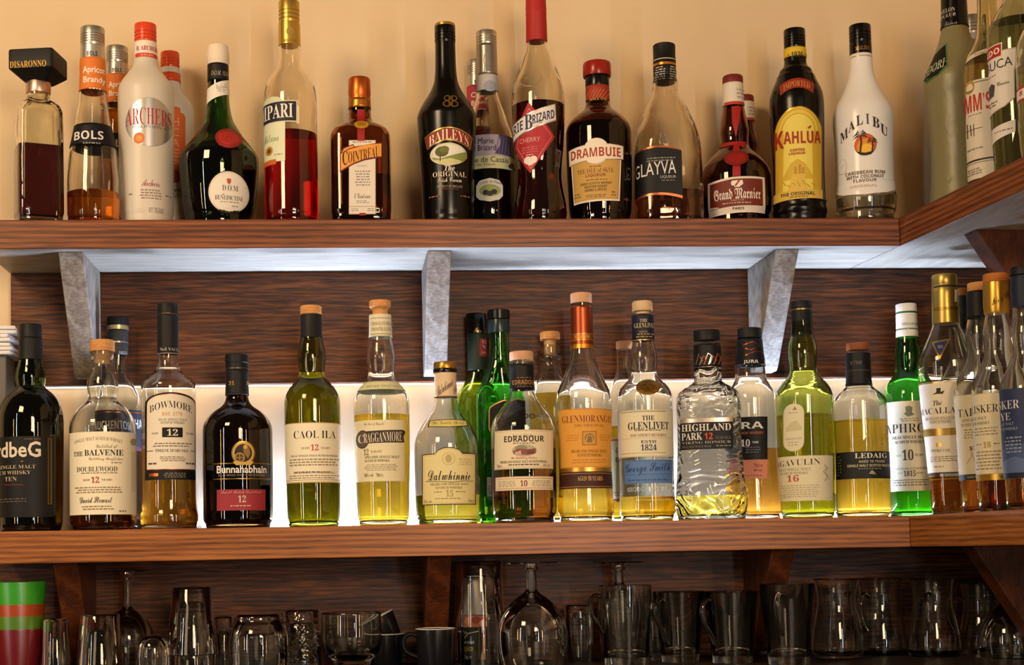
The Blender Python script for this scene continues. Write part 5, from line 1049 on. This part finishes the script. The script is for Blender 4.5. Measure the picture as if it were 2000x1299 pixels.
# upright tea glass
b = vessel('tea_glass', 'upright clear tea glass left of the dark mugs', 'glass', 688, .06, [(None, 0, 0), (None, 30, 0), (None, 34, .001)]+sm([(1290, 38), (1278, 50), (1265, 56), (1245, 58), (1220, 58), (1197, 57.5)])+[(1196, 56.8), (1197, 55.5)]+sm([(1220, 55.5), (1245, 55.5), (1262, 52), (1274, 42), (1280, 25)])+[(1281, 0)], GW)
# dark mugs
DM = col('17171a!')
def mug(label, cx, Y, y0, h0, h1, lift=0, rim='c9c2b4', yb=1400):
    b = vessel('dark_mug', label, 'mug', cx, Y, [(None, 0, lift), (None, h1-2, lift), (None, h1, lift+.002), (y0+1, h0), (y0+1, h0-3), (None, h1-4, lift+.006), (None, 0, lift+.006)], DM, 'dark enamel mugs', part='body')
    b.rev('rim', [(y0+2, h0+.3), (y0-.5, h0+.6), (y0-1, h0-.5)], col('17171a!')); 
    k = [(y0+.5, h0-3.2), (y0+.5, h0+.8), (y0-1.2, h0+.6), (y0-1.2, h0-3.2), (y0+.5, h0-3.2)]
    old = b.root.children[-1]; bpy.data.objects.remove(old)
    V, Fc = revolve([(b.zf(y)-ZCT, h*b.k) for y, h in k], ROUND, 40); link('rim', V, Fc, col(rim), b.root, sharp=30)
    return b
b = mug('dark grey enamel mug with pale rim in front of the split bracket', 851, .05, 1228, 38, 36)
handle(b, [(1240, 36), (1238, 52), (1250, 62), (1270, 58), (1282, 36)], .0045, 182, DM)
b = mug('dark mug standing behind the tea glass beneath a tilted one', 752, .125, 1238, 38, 33)
b = mug('dark mug lying tilted on top of another behind the tea glass', 757, .125, 1186, 34, 29, lift=.052)
b.root.rotation_euler = (0, math.radians(-26), b.root.rotation_euler.z); b.root.location.x += .024; b.root.location.z -= .006
# tall glass with spice packet
vessel('tall_glass', 'tall upside down cylinder glass enclosing the black spice packet', 'glass', 938, .096, [(1096, 0), (1096, 42), (1097, 45), (1100, 46), (1200, 49), (None, 50, .001), (None, 48.5, 0), (None, 47, .001), (1200, 46.4), (1126, 43.5), (1123, 40), (1123, 0)], GW)
b = Bottle('spice_packet', 'black spice packet with silver foil top and orange picture inside the tall glass', 928, 1290, [(1300, 20), (1120, 20)], ZCT, Y=.096, cat='packet')
def pouch(name, rows, mat):
    V = []; Fc = []; n = 9
    for y, hw, th in rows:
        z = max(0, b.zf(y)-ZCT)
        for s_ in (-1, 1):
            for i in range(n):
                t = -1+2*i/(n-1); V.append((t*hw*b.k, s_*(th*b.k*(1-t*t)+.0002), z))
    m = 2*n
    for r in range(len(rows)-1):
        for i in range(n-1):
            Fc.append((r*m+i, r*m+i+1, (r+1)*m+i+1, (r+1)*m+i)); Fc.append((r*m+n+i+1, r*m+n+i, (r+1)*m+n+i, (r+1)*m+n+i+1))
        for i in (0, n-1):
            q = (r*m+i, (r+1)*m+i, (r+1)*m+n+i, r*m+n+i); Fc.append(q if i == 0 else q[::-1])
    Fc.append(tuple(range(n))+tuple(range(2*n-1, n-1, -1)))
    e = (len(rows)-1)*m; Fc.append(tuple(e+i for i in range(n-1, -1, -1))+tuple(e+i for i in range(n, 2*n)))
    return link(name, V, Fc, mat, b.root)
pouch('packet_body', [(1330, 27, 4), (1270, 27, 8), (1202, 27, 4)], col('121012!'))
pouch('foil_top', [(1201, 25, 4), (1170, 21, 6), (1128, 13, 2)], col('b5aca4*'))
bx = (pchip([(0, 27*b.k), (.3, 27*b.k)]), lambda z: (14, .33))
b.label('label', [R(902, 1203, 949, 1226, 'b5623a'), O(912, 1214, 7, 7, 'd98a5a'), O(930, 1212, 9, 7, '8a3c22'), O(942, 1218, 6, 6, 'e0a070'), R(902, 1226, 942, 1290, '15130f'), L([(905, 1248), (914, 1238), (935, 1234)], 1.6, 'e3ddd0'), R(935, 1228, 936, 1288, '8a8a2c'), T('style', 'N', 'd9d4c8', 903, 1240, 912, 1233), T('ground mixed', 'X', 'd9d4c8', 893, 1260, 926, 1252), T('spice', 'X', 'c9b41c', 903, 1277, 924, 1261), T('25g e', 'B', 'd9d4c8', 899, 1289, 921, 1280), P([(942, 1226), (949, 1226), (949, 1290), (938, 1290), (942, 1270)], 'b5723a')], on=bx, off=.0012)
# tall handled glasses
def latte(label, cx, Y, y0, h0, h1, ang, hp):
    b = vessel('handled_glass', label, 'glass', cx, Y, [(None, 0, .0015), (None, h1*.75, .0012), (None, h1-3, 0), (None, h1-.6, .001), (None, h1, .004), (y0+1, h0), (y0, h0-1), (y0+1, h0-2.2), (None, h1-2.6, .014), (None, h1-5, .012), (None, 0, .012)], GW, 'tall handled glasses')
    handle(b, hp, .0042, ang); return b
latte('tall handled glass with curled handle to its left, in front of an upturned stemmed glass', 1224, .05, 1143, 52, 43, 197, [(1164, 49), (1162, 62), (1178, 72), (1200, 68), (1222, 54), (1236, 47)])
latte('tall handled glass second in the row right of the balloon glass', 1329, .081, 1155, 51.5, 36, 232, [(1172, 47), (1170, 60), (1188, 71), (1212, 66), (1240, 50), (1256, 40)])
latte('tall handled glass third in the row right of the balloon glass', 1431, .036, 1155, 52.5, 39, 218, [(1172, 48), (1170, 60), (1188, 71), (1212, 66), (1240, 50), (1256, 42)])
latte('tall handled glass nearest to the clear jugs', 1541, -.008, 1140, 54, 40, 255, [(1162, 50), (1158, 64), (1176, 76), (1200, 70), (1224, 54), (1238, 44)])
# clear jugs
def jug(label, cx, Y, y0, s, ang):
    pr = [(y0, 43), (y0+8, 40.5), (y0+30, 37), (y0+55, 38), (y0+85, 44), (y0+115, 49), (y0+138, 50), (y0+152, 46)]
    pr = [(y, h*s) for y, h in pr]
    o_ = sm(pr[::-1], 5); i_ = sm([(y, h-2.6) for y, h in pr[:-1]], 5)
    b = vessel('glass_jug', label, 'jug', cx, Y, [(None, 0, .001), (None, 42*s, 0), (None, 45*s, .0012)]+[p for p in o_]+[(y0-.8, 42*s)]+i_+[(y0+146, 30*s), (y0+146, 0)], GW, 'clear glass jugs')
    handle(b, [(y0+34, 36*s), (y0+28, 52*s), (y0+46, 64*s), (y0+74, 62*s), (y0+100, 46*s)], .004, ang); return b
jug('clear glass jug leftmost of the row beside the tall handled glasses', 1637, .08, 1131, 1.0, 60)
jug('clear glass jug second from the tall handled glasses', 1722, .130, 1130, 1.02, 235)
jug('clear glass jug with its handle toward the viewer, third of the row', 1826, .080, 1130, 1.01, 262)
jug('clear glass jug behind the upturned glass at the far right', 1924, .118, 1138, 1.0, 190)
# napkins in a grey holder at the far left of the lower shelf
p = at(-8, 1030, .12)
h_ = thing('napkin_holder', 'grey box holder with white napkins at the far left of the lower shelf', 'napkin holder', (p.x, .12, ZLT))
zt = at(-8, 700, .12).z-ZLT
bevel(prism('box', [(-.035, -.03), (.022, -.03), (.022, .03), (-.035, .03)], 0, zt, col('6d675f'), h_), .002)
random.seed(3)
for i in range(7):
    z = zt+.0006+i*.0062; a = math.radians(random.uniform(-9, 9)); w1, w2, d_ = .046, .027+random.uniform(0, .012), .038
    q = [(x*math.cos(a)-y*math.sin(a), x*math.sin(a)+y*math.cos(a)) for x, y in ((-w1, -d_), (w2, -d_), (w2, d_), (-w1, d_))]
    o = prism('napkin', [(x+p.x, y+.12) for x, y in q], ZLT+z, ZLT+z+.0055, col('e9e6e2~')); bevel(o, .002)
    tag(o, 'folded white paper napkin in the small stack on the grey holder', 'napkin', 'folded napkins on the grey holder')
